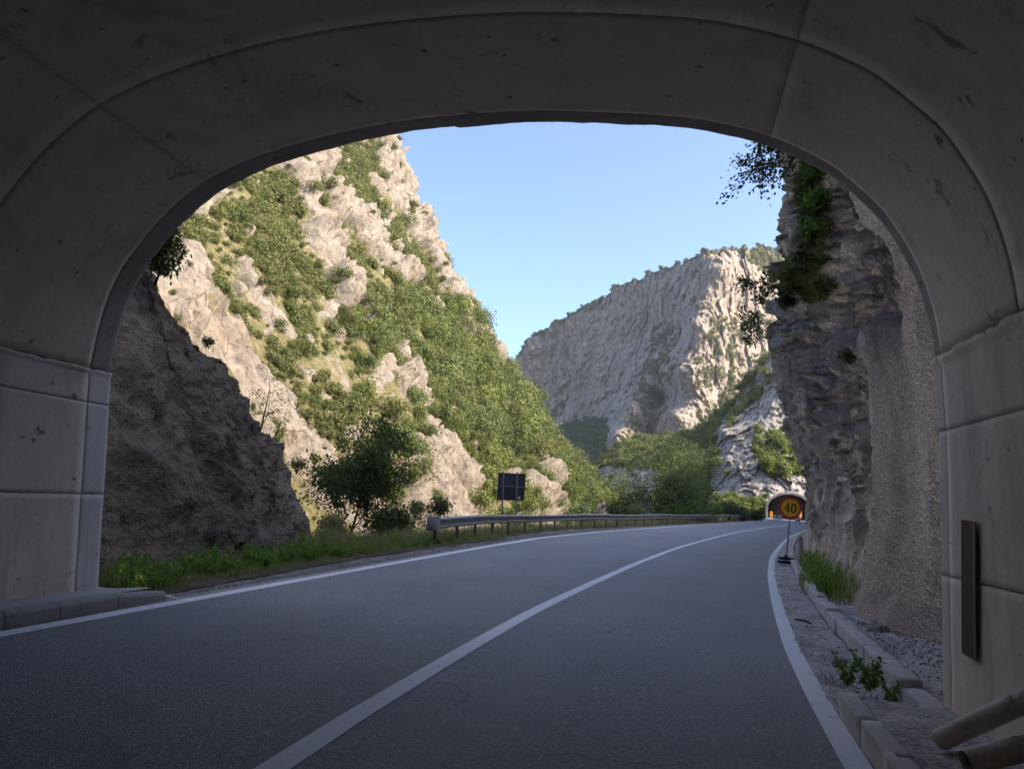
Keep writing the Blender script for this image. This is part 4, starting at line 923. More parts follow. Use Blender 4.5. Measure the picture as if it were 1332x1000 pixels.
for (px_, py_, lab) in ((1003.5, 669, 'orange hazard board at the left side of the far tunnel mouth'), (1041, 669, 'orange hazard board at the right side of the far tunnel mouth')):
    c = at(px_, py_, 150); b_ = empty('hazard_board', (c[0], c[1], 0.0), lab, 'hazard board'); mb = MB(); mb.box([0, 0, c[2]], (0.6, .05, 1.3), None, .01); mb.build('board', M['orange'], b_)
    for k in (-.33, 0, .33): mb = MB(); mb.prism([(-.2, -.06), (.2, .06), (.2, .14), (-.2, .02)], np.array([0, -.027, c[2]+k]), np.array([1., 0, 0]), np.array([0, 0, 1.]), np.array([0, -1., 0]), .006); mb.build('stripe', M['sign_red'], b_)
    mb = MB(); mb.tube([[0, 0.04, 0], [0, .04, c[2]+.5]], .03, 8); mb.build('pole', M['pole'], b_)
for i, (px_, lab) in enumerate(((1008.3, 'leftmost red and white barrier post at the far tunnel'), (1015.5, 'red and white barrier post left of the 40 sign'), (1036, 'red and white barrier post just right of the 40 sign'), (1039.5, 'red and white barrier post between the 40 sign and rock'), (1012.3, 'second red and white barrier post at the far tunnel'))):
    c = at(px_, 674, 144 if i < 2 else 138); b_ = empty('barrier_post', (c[0], c[1], 0.05), lab, 'barrier post', 'barrier posts before the far tunnel')
    for k in range(4): mb = MB(); mb.box([0, 0, .12+k*.24], (.34-.03*k, .2, .235), None, .015); mb.build('band', M['white' if k % 2 else 'red'], b_)
    mb = MB(); mb.box([0, 0, -.03], (.5, .35, .08), None, .02); mb.build('foot', M['rubber'], b_)

# ------------------------------------------------------------------ vegetation
def nrmz(v): return v/(np.linalg.norm(v, axis=-1, keepdims=True)+1e-9)
def leaves(C, D, S, rng, asp=0.55, fold=0.35, droop=0.3, face=False):
    """kite-shaped folded leaves at C pointing roughly along D"""
    n = len(C)
    if face:                                        # blades lie across the clump's surface, facing outwards
        B = nrmz(nrmz(D)+rng.normal(0, .38, (n, 3))); D = nrmz(np.cross(B, rng.normal(0, 1, (n, 3)))-np.array([0, 0, droop])); A = nrmz(np.cross(D, B)); B = np.cross(A, D)
    else:
        D = nrmz(D+rng.normal(0, .55, (n, 3))-np.array([0, 0, droop])); A = nrmz(np.cross(D, rng.normal(0, 1, (n, 3)))); B = np.cross(D, A)
    S = np.asarray(S)[:, None]*np.ones((n, 1)); h = S*asp*.5
    V = np.stack([C, C+D*S*.5+A*h+B*h*fold, C+D*S, C+D*S*.5-A*h+B*h*fold], 1).reshape(-1, 3)
    return V, np.arange(4*n).reshape(n, 4)
def blob_crown(rng, n, leaf, lumps=9, flat=0.8, spread=0.62, lump_r=(0.28, 0.5)):
    C, D = [], []; cs = []
    for i in range(lumps):
        v = nrmz(rng.normal(0, 1, 3)); v[2] = abs(v[2])*.9-.15; cs.append((v*rng.uniform(.25, 1)*spread*np.array([1, 1, flat])+np.array([0, 0, .45*flat]), rng.uniform(*lump_r)))
    for i in range(lumps):
        k = n//lumps; v = nrmz(rng.normal(0, 1, (k, 3))); r = cs[i][1]*(1-.55*rng.random((k, 1))**2)*(1+.25*rng.normal(0, 1, (k, 1)))
        C.append(cs[i][0]+v*r); D.append(v+np.array([0, 0, .3]))
    C = np.concatenate(C); D = np.concatenate(D); return leaves(C, D, leaf*rng.uniform(.6, 1.35, len(C)), rng, .7, .15, .3, True)
def crown_mesh(name, rng, n, leaf, m, **kw): V, F = blob_crown(rng, n, leaf, **kw); return mesh_np(name, V, F, m, None, False)
PROTO = {}
for key, mk, n, lf, cnt, kw in (('hill', 'leaf_hill', 700, .13, 5, dict(lumps=8)), ('lush', 'leaf_lush', 1300, .105, 5, dict(lumps=8, flat=1.15, spread=.75, lump_r=(.3, .55))), ('far', 'leaf_far', 260, .26, 4, dict(lumps=8)), ('mid', 'leaf_lush', 380, .2, 4, dict(lumps=10, flat=1.05)), ('darkfar', 'leaf_dark', 260, .26, 3, dict(lumps=8))):
    kinds = {'lush': ['leaf_lush', 'leaf_thicket', 'leaf_lush', 'leaf_olive', 'leaf_thicket'], 'hill': ['leaf_hill', 'leaf_olive', 'leaf_hill', 'leaf_thicket', 'leaf_hill']}.get(key, [mk]*cnt)
    PROTO[key] = [crown_mesh(key+'_shrub', np.random.default_rng(50+i), n, lf, M[kinds[i]], **kw) for i in range(cnt)]
def scatter_stuff(name, pts, sc, key, label):
    me = bpy.data.meshes.new(name); me.vertices.add(len(pts)); me.vertices.foreach_set('co', np.ascontiguousarray(pts, np.float32).ravel())
    a = me.attributes.new('size', 'FLOAT', 'POINT'); a.data.foreach_set('value', np.ascontiguousarray(sc, np.float32))
    b = me.attributes.new('turn', 'FLOAT', 'POINT'); b.data.foreach_set('value', NR.uniform(0, 6.28, len(pts)).astype(np.float32))
    c = me.attributes.new('pick', 'INT', 'POINT'); c.data.foreach_set('value', NR.integers(0, len(PROTO[key]), len(pts)).astype(np.int32))
    o = obj(name, me); cn = key+'_kinds'; col = bpy.data.collections.get(cn)
    if not col:
        col = bpy.data.collections.new(cn)
        for m_ in PROTO[key]: col.objects.link(bpy.data.objects.new(m_.name, m_))
    g = bpy.data.node_groups.new(name, 'GeometryNodeTree'); g.interface.new_socket('Geometry', in_out='INPUT', socket_type='NodeSocketGeometry'); g.interface.new_socket('Geometry', in_out='OUTPUT', socket_type='NodeSocketGeometry')
    N_ = g.nodes; i_ = N_.new('NodeGroupInput'); o_ = N_.new('NodeGroupOutput'); iop = N_.new('GeometryNodeInstanceOnPoints'); ci = N_.new('GeometryNodeCollectionInfo')
    ci.inputs['Collection'].default_value = col; ci.inputs['Separate Children'].default_value = True; ci.inputs['Reset Children'].default_value = True
    def na(nm, ty): nd = N_.new('GeometryNodeInputNamedAttribute'); nd.data_type = ty; nd.inputs[0].default_value = nm; return nd.outputs[0]
    cx = N_.new('ShaderNodeCombineXYZ'); g.links.new(na('turn', 'FLOAT'), cx.inputs[2]); l = g.links.new
    l(i_.outputs[0], iop.inputs['Points']); l(ci.outputs[0], iop.inputs['Instance']); iop.inputs['Pick Instance'].default_value = True
    l(na('pick', 'INT'), iop.inputs['Instance Index']); l(cx.outputs[0], iop.inputs['Rotation']); l(na('size', 'FLOAT'), iop.inputs['Scale']); l(iop.outputs[0], o_.inputs[0])
    mod = o.modifiers.new('scatter', 'NODES'); mod.node_group = g; return tag(o, label, kind='stuff')
# left mountain
Pm, vg, over, YYm, ZZm = MT
dy = np.gradient(yg)[None, :]*np.gradient(zg)[:, None]
px_, py_ = proj(Pm.reshape(-1, 3)); px_ = px_.reshape(vg.shape); py_ = py_.reshape(vg.shape)
wgt = dy*np.clip((vg-.18)/.5, 0, 1)**1.1*(over < 14)*(px_ > 150)*(py_ > 150)*(ZZm > -5)
gapn = fbm(Pm.reshape(-1, 3)*.22, 3, 130).reshape(vg.shape); wgt = wgt*np.clip(.5+2.0*(gapn+.12), .10, 1.4)*np.where((px_ > 470) & (vg > .5), .6, 1.9)+dy*0.03*(over < 3)*(px_ > 170)*(py_ > 165)*(ZZm > -2)
idx = NR.choice(wgt.size, 6200, p=(wgt/wgt.sum()).ravel(), replace=True); idx = np.unique(idx)
pts = Pm.reshape(-1, 3)[idx]; pts = pts+NR.normal(0, .12, pts.shape); vv = vg.ravel()[idx]; lush = (px_.ravel()[idx] > 480+NR.normal(0, 25, len(idx))) & (py_.ravel()[idx] > 395+0.55*(600-px_.ravel()[idx])*0) & (vv > .4)
size = np.where(lush, .75+1.7*NR.random(len(idx))**2.2, .42+1.25*NR.random(len(idx))**1.9)*np.where(vv < .3, .45, 1.0)
size = size*np.clip(pts[:, 1]/75, .55, 1.35)
pts[:, 2] -= size*.12
show = size/np.linalg.norm(pts-EYE, axis=1)*((px_.ravel()[idx] > 215) & (over.ravel()[idx] < 4)); order = np.argsort(-show)
ol, oh = order[lush[order]][:170], order[~lush[order]][:120]; ind = np.concatenate([ol, oh]); rest = np.setdiff1d(order, ind)
for k in ind:
    key = 'lush' if lush[k] else 'hill'; o = obj('hillside_shrub', PROTO[key][int(NR.integers(0, 5))]); o.location = pts[k].tolist(); s3 = float(size[k]); o.scale = (s3*NR.uniform(.85, 1.2), s3*NR.uniform(.85, 1.2), s3*NR.uniform(.85, 1.25)); o.rotation_euler = (0, 0, float(NR.uniform(0, 6.28)))
    if lush[k]: tag(o, 'leafy green shrub rooted on the sunlit left mountainside', 'shrub', 'leafy shrubs on the left mountainside')
    else: tag(o, 'low olive green shrub among pale rock on the left mountainside', 'shrub', 'low shrubs on the left mountainside')
rl = lush[rest]
scatter_stuff('hillside_shrubbery', pts[rest][~rl], size[rest][~rl], 'hill', 'low scrub covering the gullies of the left mountain')
scatter_stuff('hillside_woodland', pts[rest][rl], size[rest][rl], 'lush', 'dense green thicket on the left mountain')
def rel_scatter(name, P, V, n, key, s0, s1, label, yfun=None, thr=.25):
    pxx, pyy = proj(P.reshape(-1, 3)); wv = np.clip((V.ravel()-thr)/.5, 0, 1)*(pxx > 660)*(pxx < 1075)
    if yfun is not None: wv = wv*yfun(pxx, pyy)
    ii = np.unique(NR.choice(wv.size, n, p=wv/wv.sum())); pp = P.reshape(-1, 3)[ii]; sz = NR.uniform(s0, s1, len(ii)); pp = pp+NR.normal(0, s0*.3, pp.shape); pp[:, 2] -= sz*.1
    return scatter_stuff(name, pp, sz, key, label)
rel_scatter('far_scrub', FARP, FARV, 2600, 'far', .8, 2.4, 'scrub on the far massif', lambda x, y: ~((y > 550) & (x < 800)))
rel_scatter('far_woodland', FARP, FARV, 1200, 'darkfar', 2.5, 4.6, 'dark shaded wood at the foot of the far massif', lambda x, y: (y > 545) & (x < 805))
rel_scatter('spur_woodland', MIDP, MIDV, 2000, 'mid', 1.0, 2.4, 'trees and scrub on the spur above the far tunnel')

def grow(rng, start, d, length, rad, level, spread, up, tips, tubes, segs=5, kids=(3, 5)):
    pts = [np.array(start, float)]; d = nrmz(np.array(d, float)); st = length/segs
    for i in range(segs):
        d = nrmz(d+rng.normal(0, .16, 3)+np.array([0, 0, up*.12])); pts.append(pts[-1]+d*st)
    rr = [rad*(1-.65*i/segs) for i in range(segs+1)]; tubes.append((pts, rr))
    if level == 0:
        for p in pts[1:]: tips.append((p, d))
        return
    for k in range(int(rng.integers(kids[0], kids[1]+1))):
        i = int(rng.integers(max(1, segs//2-1), segs+1)); v = nrmz(rng.normal(0, 1, 3)+np.array([0, 0, .25])); v = nrmz(v-d*(v@d)); dd = nrmz(d*(1-spread)+v*spread+np.array([0, 0, up*.2]))
        grow(rng, pts[i], dd, length*rng.uniform(.5, .72), rr[i]*.7, level-1, spread, up, tips, tubes, max(3, segs-1), kids)
    grow(rng, pts[-1], d, length*.6, rr[-1], level-1, spread, up, tips, tubes, max(3, segs-1), kids)
def tree(name, base, d, length, rad, label, cat, mk, seed, level=3, spread=.55, up=.5, per=6, sig=.16, leaf=.09, kids=(3, 5), group=None, segs=5, tn=6, keep=None):
    rng = np.random.default_rng(seed); tips, tubes = [], []; e = empty(name, base, label, cat, group)
    grow(rng, (0, 0, 0), d, length, rad, level, spread, up, tips, tubes, segs, kids)
    mb = MB(); mb.tube(tubes[0][0], tubes[0][1], tn+3); mb.build('trunk', M['bark'], e, True)
    mb = MB()
    for pts, rr in tubes[1:]: mb.tube(pts, rr, 4 if rr[0] < .03 else tn, False)
    mb.build('branches', M['bark'], e, True)
    C = np.array([p for p, _ in tips]); D = np.array([q for _, q in tips]); C = np.repeat(C, per, 0); D = np.repeat(D, per, 0); C = C+rng.normal(0, sig, C.shape)
    V, F = leaves(C, D, leaf*rng.uniform(.6, 1.3, len(C)), rng); obj('crown', mesh_np('crown', V, F, M[mk], None, False), e)
    return e
def bush(name, c, rad, label, cat, mk, seed, n=1400, leaf=.09, flat=.85, lumps=12, group=None, stems=5):
    rng = np.random.default_rng(seed); e = empty(name, c, label, cat, group); V, F = blob_crown(rng, n, leaf/rad, lumps=lumps, flat=flat)
    obj('crown', mesh_np('crown', V*rad, F, M[mk], None, False), e); mb = MB()
    for k in range(stems):
        v = rng.normal(0, 1, 3)*.35; v[2] = abs(v[2])+.6; mb.tube([np.array([0, 0, -.25*rad]), v*rad*.45, v*rad*.9+rng.normal(0, .06*rad, 3)], [.03*rad, .02*rad, .008*rad], 5)
    mb.build('stems', M['bark'], e, True); return e
def gz(p):                                        # ground height under a point left of the road
    dd = np.hypot(_D[:, 0]-p[0], _D[:, 1]-p[1]); i = int(dd.argmin()); o_ = (p[0]-_D[i, 0])*_t[i, 1]-(p[1]-_D[i, 1])*_t[i, 0]
    return float(left_z(np.array([[_s[i]]]), np.array([[o_]]))[0, 0])
def foot(px_, py_, Y, dz=0.0): p = at(px_, py_, Y); return np.array([p[0], p[1], gz(p)+dz])
# shaded trees and bushes between the brown slope and the guardrail
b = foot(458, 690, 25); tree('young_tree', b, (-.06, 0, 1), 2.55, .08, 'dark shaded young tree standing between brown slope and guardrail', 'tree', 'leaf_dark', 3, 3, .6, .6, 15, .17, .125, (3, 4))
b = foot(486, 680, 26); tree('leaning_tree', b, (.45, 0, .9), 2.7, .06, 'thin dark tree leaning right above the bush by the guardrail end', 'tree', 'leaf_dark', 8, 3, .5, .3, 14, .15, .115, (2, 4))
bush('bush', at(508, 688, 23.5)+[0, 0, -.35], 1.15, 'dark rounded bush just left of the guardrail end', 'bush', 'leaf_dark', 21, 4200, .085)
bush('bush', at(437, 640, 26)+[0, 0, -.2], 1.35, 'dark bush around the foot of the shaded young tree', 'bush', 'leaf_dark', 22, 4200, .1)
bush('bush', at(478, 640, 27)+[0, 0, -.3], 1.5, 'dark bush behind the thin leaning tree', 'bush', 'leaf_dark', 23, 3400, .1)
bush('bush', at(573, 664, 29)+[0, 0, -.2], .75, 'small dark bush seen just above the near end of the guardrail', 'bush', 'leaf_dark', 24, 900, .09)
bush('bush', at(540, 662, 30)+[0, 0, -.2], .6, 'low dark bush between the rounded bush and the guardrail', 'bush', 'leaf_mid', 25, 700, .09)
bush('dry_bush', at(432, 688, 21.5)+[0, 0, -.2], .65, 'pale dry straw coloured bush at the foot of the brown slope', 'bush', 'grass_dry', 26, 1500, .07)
# growth on the crest of the brown slope
tree('sapling', at(338, 562, 20.5), (.25, .1, 1), 1.15, .03, 'sparse sapling on the crest of the brown slope', 'sapling', 'leaf_mid', 31, 2, .75, .2, 5, .10, .075, (3, 4))
tree('sapling', at(355, 585, 21), (-.25, .1, 1), .95, .025, 'bare twiggy sapling lower down the brown slope crest', 'sapling', 'leaf_olive', 32, 2, .7, .3, 3, .08, .07, (3, 4))
bush('bush', at(386, 612, 22.3), .42, 'small olive bush low on the brown slope crest', 'bush', 'leaf_olive', 33, 420, .065)
tree('bush', at(200, 352, cy[np.argmin(abs(cz-5.6))] if False else 13.0)+[0, .1, -.25], (.35, .1, 1), .5, .03, 'dark leafy bush at the top of the brown slope by the arch', 'bush', 'leaf_dark', 34, 3, .6, .2, 10, .08, .085, (3, 4))
bush('bush', at(268, 440, 17)+[0, 0.2, -.15], .26, 'small dark tuft on the upper crest of the brown slope', 'bush', 'leaf_dark', 35, 260, .06)
# trees along the road before the far tunnel
bush('bush', at(757, 668, 58)+[0, 0, -.9], 1.85, 'dark round bush behind the middle of the guardrail', 'bush', 'leaf_mid', 41, 2600, .16)
b = foot(857, 672, 76); tree('tree', b, (.0, 0, 1), 4.9, .2, 'grey green forked tree behind the guardrail before the spur', 'tree', 'leaf_mid', 42, 3, .62, .45, 18, .42, .27, (4, 5))
b = foot(884, 672, 84); tree('tree', b, (.05, 0, 1), 4.9, .2, 'taller airy tree right behind the forked tree', 'tree', 'leaf_mid', 43, 3, .5, .6, 10, .42, .25, (4, 5))
b = foot(915, 672, 88); tree('tree', b, (.05, 0, 1), 4.2, .18, 'narrow tree at the right end of the tree row', 'tree', 'leaf_mid', 45, 3, .5, .6, 7, .40, .24, (3, 5))
b = foot(833, 672, 72); tree('tree', b, (-.5, 0, .8), 2.6, .12, 'low dark tree leaning left of the forked tree', 'tree', 'leaf_dark', 44, 3, .6, .1, 8, .34, .22, (4, 4))
for i, (x, y, Y, r_, mk, lab) in enumerate(((885, 668, 72, 1.75, 'leaf_bright', 'bright green bush under the forked tree'), (862, 670, 72, 1.2, 'leaf_mid', 'grey green bush beside the bright green bush'), (908, 670, 78, 1.5, 'leaf_mid', 'green bush right of the bright green bush'),
        (930, 668, 84, 1.7, 'leaf_bright', 'leafy bush in the middle of the roadside thicket'), (948, 664, 92, 2.0, 'leaf_mid', 'tall bush of the thicket below the grey rock'), (966, 670, 92, 1.7, 'leaf_mid', 'rounded bush near the end of the thicket'), (984, 671, 98, 1.3, 'leaf_dark', 'low bush closest to the far tunnel mouth'), (806, 668, 66, 1.3, 'leaf_dark', 'dark bush where the sunlit slope meets the road'), (828, 668, 68, 1.2, 'leaf_mid', 'low bush under the dark leaning tree'))):
    bush('bush', at(x, y, Y)+[0, 0, -r_*.35], r_, lab, 'bush', mk, 60+i, 1700, .2)
# plants on the right cliff and the branch hanging into the arch
b = at(1085, 165, 10.4)
e = empty('overhanging_tree', b, 'leafy branch hanging into view under the top right of the arch', 'tree'); rng = np.random.default_rng(90); tips, tubes = [], []
for (x, y, Y, ln) in ((985, 205, 10.9, 1), (1005, 195, 10.6, 1), (972, 232, 11.0, 1), (1030, 215, 10.7, .9), (1022, 240, 11.2, .9)):
    p = at(x, y, Y)-b; m_ = p*.5+np.array([0, 0, .22]); grow(rng, m_, p-m_, np.linalg.norm(p-m_)*1.0, .012, 1, .55, -.25, tips, tubes, 6, (4, 6)); tubes.append(([np.zeros(3), m_*.55+np.array([0, 0, .12]), m_], [.03, .02, .012]))
mb = MB()
for pts_, rr in tubes: mb.tube(pts_, rr, 5, False)
mb.tube([np.array([.9, .2, .4]), np.array([.4, .1, .25]), np.zeros(3)], [.05, .04, .03], 7); mb.build('branch', M['bark'], e, True)
C = np.array([p for p, _ in tips]); D = np.array([q for _, q in tips]); C = np.repeat(C, 9, 0)+rng.normal(0, .055, (len(C)*9, 3)); D = np.repeat(D, 9, 0)
V, F = leaves(C, D, .062*rng.uniform(.6, 1.3, len(C)), rng, .62); obj('crown', mesh_np('crown', V, F, M['leaf_dark'], None, False), e)
def cliff_pt(x, y, lift=0.05):                     # nearest cliff surface point seen through a pixel
    X, Yp = CP2; dd = (X-x)**2+(Yp-y)**2; dist = CPD; m_ = dd < 36
    if not m_.any(): k = int(dd.argmin())
    else: kk = np.where(m_)[0]; k = int(kk[dist[kk].argmin()])
    p = CLIFF_P.reshape(-1, 3)[k]; v = EYE-p; return p+v/np.linalg.norm(v)*lift
CP2 = proj(CLIFF_P.reshape(-1, 3)); CPD = np.linalg.norm(CLIFF_P.reshape(-1, 3)-EYE, axis=1)
for i, (x, y, r_, mk, n, lab) in enumerate(((1056, 238, .45, 'leaf_bright', 450, 'topmost green bush on the cliff edge right of the hanging branch'), (1060, 272, .5, 'leaf_bright', 500, 'olive bush high on the cliff below the topmost one'), (1052, 312, .42, 'leaf_bright', 400, 'olive bush halfway down the upper cliff edge'), (1042, 350, .5, 'leaf_mid', 500, 'dark bush on the cliff ledge above the overhang'),
        (1028, 378, .5, 'leaf_olive', 500, 'small bush on the lip of the overhang'), (1065, 385, .35, 'leaf_olive', 300, 'little tuft in a crack of the cliff'), (1018, 398, .4, 'leaf_dark', 340, 'dark tuft on the left edge of the overhang'), (1098, 470, .22, 'leaf_olive', 160, 'tiny fern tuft beside the sprayed concrete'))):
    bush('cliff_bush', cliff_pt(x, y), r_, lab, 'bush', mk, 120+i, n, .09, 1.0, 9, None, 3)
for i, (x, y, Y, d_, lab) in enumerate(((1022, 385, 30, (-.75, 0, .55), 'thin leafy branch sticking out left from the cliff edge'), (1018, 420, 31, (-.8, 0, .25), 'drooping leafy branch below the other one on the cliff edge'))):
    tree('cliff_branch', cliff_pt(x, y, -.1), d_, .62, .02, lab, 'branch', 'leaf_dark', 140+i, 3, .55, .1, 7, .09, .10, (2, 3), None, 4)

# weeds, grass, stones
def blades(name, base, hgt, wid, m, label, lean=.35):
    n = len(base); a = NR.uniform(0, 6.28, n); dx = np.stack([np.cos(a), np.sin(a), 0*a], 1); ln = np.stack([np.cos(a+1.2), np.sin(a+1.2), 0*a], 1)*(lean*NR.uniform(.2, 1.4, n)*hgt)[:, None]
    up = np.stack([0*a, 0*a, hgt], 1); w2 = (wid*NR.uniform(.7, 1.3, n))[:, None]*dx
    V = np.stack([base-w2, base+w2, base+up*.55+ln*.3+w2*.8, base+up*.55+ln*.3-w2*.8, base+up+ln], 1).reshape(-1, 3)
    i = np.arange(n)*5; F = np.concatenate([np.stack([i, i+1, i+2, i+3], 1), np.stack([i+3, i+2, i+4, i+4], 1)])
    me = bpy.data.meshes.new(name); F1 = np.stack([i, i+1, i+2], 1); F2 = np.stack([i, i+2, i+3], 1); F3 = np.stack([i+3, i+2, i+4], 1)
    return tag(obj(name, mesh_np(name, V, np.concatenate([F1, F2, F3]), m, None, False)), label, kind='stuff')
def verge_pts(n, s0, s1, o0f, o1f, clump=.9):
    s = NR.uniform(s0**.5, s1**.5, n)**2; f = NR.random(n); o = -(o0f(s)*(1-f)+o1f(s)*f); P = RP(s, o, 0.0); P[:, 2] = left_z(s[:, None], o[:, None])[:, 0]
    k = fbm(P*np.array([1, 1, 0])*.9, 3, 33)+NR.normal(0, .25, n) > -.25*clump
    bx_ = np.interp(P[:, 1], base_y, base_x)+.1; k &= (P[:, 0] > bx_) | (P[:, 1] > 24)
    return P[k], s[k], f[k]
P_, s2, f2 = verge_pts(42000, 2.6, 34, lambda s: shoulder_w(s)+.05, lambda s: shoulder_w(s)+lerp(s, [2, 14, 20], [2.2, 4.5, 5]))
blades('grass', P_, NR.uniform(.06, .24, len(P_))*lerp(f2, [0, .2, 1], [.5, 1, 1.15]), .0045+.004*(s2 > 10), M['grass'], 'green grass on the left verge')
P_, s2, f2 = verge_pts(26000, 9, 75, lambda s: shoulder_w(s)+.25, lambda s: shoulder_w(s)+3.5, .5)
blades('dry_grass', P_, NR.uniform(.12, .5, len(P_))*lerp(f2, [0, .25, 1], [.4, 1, 1]), .006+.0025*np.clip(s2/20-.5, 0, 3), M['grass_dry'], 'dry grass under the guardrail', .5)
# leafy weeds: one plant, copied
def weed_mesh(seed, nst=9, h=.3, leaf=.07):
    rng = np.random.default_rng(seed); C, D, S = [], [], []; mb = MB()
    for k in range(nst):
        a = rng.uniform(0, 6.28); d = np.array([math.cos(a)*.5, math.sin(a)*.5, 1.0])*h*rng.uniform(.5, 1.1); mb.tube([np.zeros(3), d*.6, d], [.004, .003, .002], 4, False)
        for t in np.linspace(.25, 1, 7):
            for q in range(2): b_ = rng.uniform(0, 6.28); C.append(d*t); D.append([math.cos(b_), math.sin(b_), .25]); S.append(leaf*(1.2-.5*t)*rng.uniform(.7, 1.3))
    V, F = leaves(np.array(C), np.array(D), np.array(S), rng, .6); nb = len(mb.v)
    return mesh_np('weed_plant', V, F, M['weed'], None, False), mb.mesh('stems', M['weed'])
WM = [weed_mesh(200+i) for i in range(4)]
P_, s2, f2 = verge_pts(420, 2.7, 16, lambda s: shoulder_w(s)+.2, lambda s: shoulder_w(s)+lerp(s, [2, 10, 16], [1.7, 2.2, 3.5]), 1.2)
P_ = P_[:150]
for k, p in enumerate(P_):
    lf, st = WM[k % 4]; o = obj('weed_plant', lf); o.location = p.tolist(); q = float(NR.uniform(.6, 1.15)); o.scale = (q, q, q*float(NR.uniform(.7, 1.1))); o.rotation_euler = (0, 0, float(NR.uniform(0, 6.28)))
    tag(o, 'low leafy weed at the foot of the brown slope', 'weed', 'leafy weeds along the foot of the brown slope')
# tall grass and weeds at the cliff foot on the right
def right_pts(n, s0, s1, o0, o1): s = NR.uniform(s0, s1, n); o = NR.uniform(o0, o1, n); P = RP(s, o, 0.0); P[:, 2] = right_z(s[:, None], o[:, None])[:, 0]; return P
P_ = np.concatenate([right_pts(1500, 8.2, 17.5, 3.98, 4.55), right_pts(450, 11, 13.3, 3.8, 4.4)]); P_ = P_[fbm(P_*1.5, 2, 71)+NR.normal(0, .2, len(P_)) > -.15]
blades('tall_grass', P_, (.1+.5*NR.random(len(P_))**1.6)*(.7+.6*NR.random()), .006, M['grass'], 'tall green grass at the cliff foot', .3)
P_ = np.concatenate([right_pts(900, 3.0, 7.5, 4.05, 4.7), right_pts(260, 2.4, 3.6, 3.3, 3.8)])
P_ = P_[fbm(P_*2.0, 2, 72)+NR.normal(0, .15, len(P_)) > .02]; blades('dead_grass', P_, NR.uniform(.02, .09, len(P_)), .003, M['dryleaf'], 'dead brown grass and twigs by the low kerb', 2.2)
for k, p in enumerate(right_pts(16, 8.6, 17, 4.0, 4.35)):
    lf, st = WM[k % 4]; o = obj('weed_plant', lf); o.location = p.tolist(); q = float(NR.uniform(.7, 1.3)); o.scale = (q, q, q*1.4); o.rotation_euler = (0, 0, k*1.3)
    tag(o, 'upright weed among tall grass at the cliff foot', 'weed', 'weeds in the grass at the cliff foot')
for (px_, py_, q, lab) in ((1132, 900, .85, 'leafy nettle growing out of the gutter beside the right footway'), (1103, 893, .7, 'small straggly weed left of the leafy nettle'), (1160, 918, .55, 'low weed against the end of the pale kerb')):
    p = onz(px_, py_, .0); e = empty('gutter_weed', p, lab, 'weed'); lf, st = WM[0 if q > 1 else 1]; a_ = obj('leaves', lf, e); c_ = obj('stems', st, e); e.scale = (q, q, q*1.25)
def rubble(name, P, S, m, label, rng):
    base = np.array([(-1, -1, -.5), (1, -1, -.5), (1, 1, -.5), (-1, 1, -.5), (-.7, -.7, .5), (.7, -.7, .5), (.7, .7, .5), (-.7, .7, .5)], float)*.5; n = len(P)
    V = base[None]*(1+.35*rng.uniform(-1, 1, (n, 8, 3)))*S[:, None, None]; a = rng.uniform(0, 6.28, n); ca, sa = np.cos(a)[:, None], np.sin(a)[:, None]
    V = np.stack([V[..., 0]*ca-V[..., 1]*sa, V[..., 0]*sa+V[..., 1]*ca, V[..., 2]], -1)+P[:, None]
    f = np.array([(0, 3, 2, 1), (4, 5, 6, 7), (0, 1, 5, 4), (1, 2, 6, 5), (2, 3, 7, 6), (3, 0, 4, 7)]); F = (f[None]+(np.arange(n)*8)[:, None, None]).reshape(-1, 4)
    return tag(obj(name, mesh_np(name, V.reshape(-1, 3), F, m, None, False)), label, kind='stuff')
s = NR.uniform(2.8**.5, 40**.5, 6000)**2; o_ = -(wL(s)+.22+np.abs(NR.normal(0, 1, len(s)))*.33*lerp(s, [0, 12, 25], [.8, .9, 2])); Pg = RP(s, o_, 0.0); Pg[:, 2] = left_z(s[:, None], o_[:, None])[:, 0]+.006
rubble('gravel_stones', Pg, NR.uniform(.008, .032, len(s))*np.clip(s/14, .8, 2), M['stone'], 'loose gravel beside the left edge line', NR)
Pg = right_pts(2200, 1.7, 26, 3.32, 4.5); Pg[:, 2] += .008
rubble('grit', Pg, NR.uniform(.006, .026, len(Pg)), M['dirt'], 'grit and small stones in the right gutter', NR)
Pg = np.concatenate([right_pts(420, 2.6, 6.2, 4.05, 4.7), right_pts(80, 1.8, 12, 3.5, 3.85)]); n = len(Pg); V, F = leaves(Pg+[0, 0, .03], NR.normal(0, 1, (n, 3))*[1, 1, .15], NR.uniform(.02, .05, n), NR, .4, .3, 0)
tag(obj('leaf_litter', mesh_np('leaf_litter', V, F, M['dryleaf'], None, False)), 'dead leaves and litter at the cliff foot', kind='stuff')
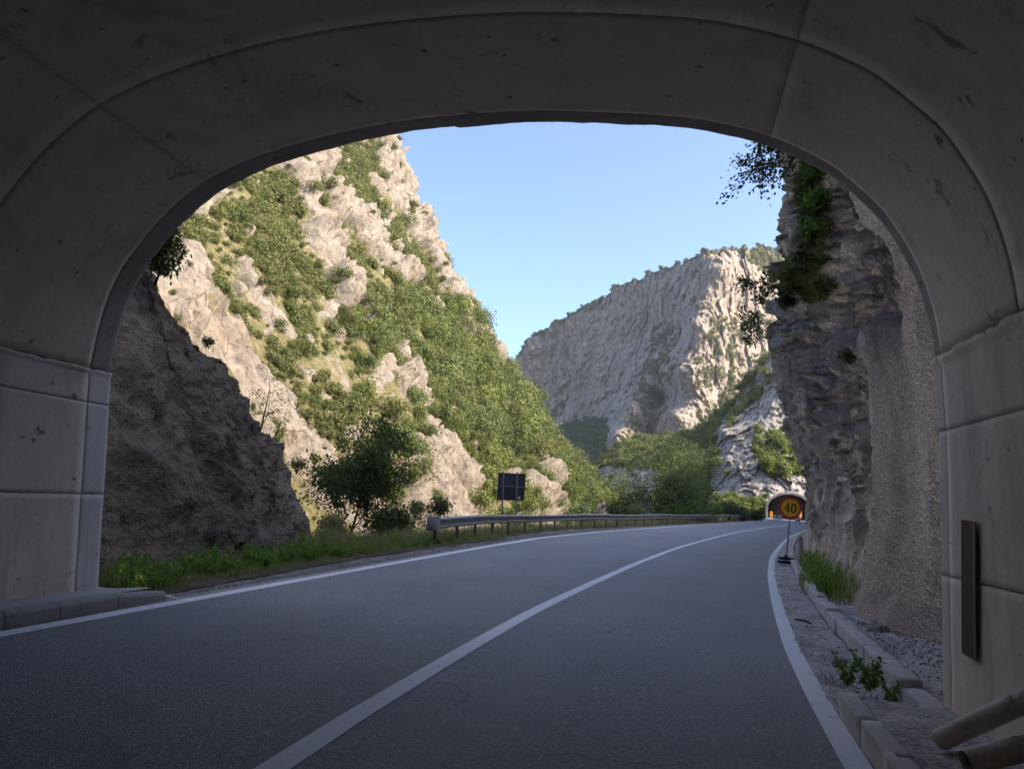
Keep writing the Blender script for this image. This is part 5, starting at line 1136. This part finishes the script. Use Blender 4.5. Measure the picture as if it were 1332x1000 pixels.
def stone(px_, py_, z, r_, lab, seed):
    rng = np.random.default_rng(seed); V = []; F = []; nu, nv_ = 10, 7
    for j in range(nv_):
        th = math.pi*j/(nv_-1)
        for i in range(nu): ph = 2*math.pi*i/nu; V.append([math.sin(th)*math.cos(ph)*1.15, math.sin(th)*math.sin(ph), math.cos(th)*.7])
    V = np.array(V); V = V*(1+.35*facet(V*1.3+seed*7.7, seed, .5)[:, None]*.6)*r_
    F = [(j*nu+i, j*nu+(i+1) % nu, (j+1)*nu+(i+1) % nu, (j+1)*nu+i) for j in range(nv_-1) for i in range(nu)]
    mb = MB(); mb.add(V, F); o = mb.build('stone', M['stone'], None); o.location = (onz(px_, py_, z)+[0, 0, r_*.35]).tolist(); tag(o, lab, 'stone')
for i, (px_, py_, r_, lab) in enumerate(((1092, 866, .06, 'brown stone lying alone in the right gutter'), (1099, 861, .035, 'small stone next to the brown stone in the gutter'), (1144, 830, .14, 'large stone at the foot of the sprayed cliff'), (1187, 858, .09, 'stone resting against the cliff foot near the portal'), (1200, 852, .06, 'smaller stone nearest the portal jamb'), (1124, 846, .05, 'stone on top of the low pale kerb'))):
    stone(px_, py_, .02, r_, lab, 300+i)
for (xa, ya, xb, yb, lab) in ((1034, 805, 1056, 811, 'dark stick lying across the right gutter'), (1122, 866, 1150, 884, 'thin dark stick along the low pale kerb')):
    A_, B_ = onz(xa, ya, .03), onz(xb, yb, .03); e = MB(); e.tube([A_-A_, (B_-A_)*.5+[0, 0, .015], B_-A_], [.012, .016, .008], 6); o = e.build('stick', M['bark'], None, True); o.location = A_.tolist(); tag(o, lab, 'stick')

# ------------------------------------------------------------------ air: one closed box of thin haze round the whole place
hz = bpy.data.materials.new('haze'); hz.use_nodes = True; ht = hz.node_tree; ht.nodes.clear()
pv = ht.nodes.new('ShaderNodeVolumePrincipled'); ho = ht.nodes.new('ShaderNodeOutputMaterial'); ht.links.new(pv.outputs[0], ho.inputs['Volume'])
pv.inputs['Color'].default_value = (0.82, 0.91, 1.0, 1); pv.inputs['Density'].default_value = 0.00015; pv.inputs['Anisotropy'].default_value = 0.2
ztop = max(max((o.matrix_world @ Vector(c)).z for c in o.bound_box) for o in COL.objects if o.type == 'MESH')+6
mb = MB(); mb.box((0, 1000, (ztop-12.2)/2), (3720, 3320, ztop+12.2)); hb = mb.build('haze', hz); tag(hb, 'thin summer haze filling the gorge', kind='stuff')
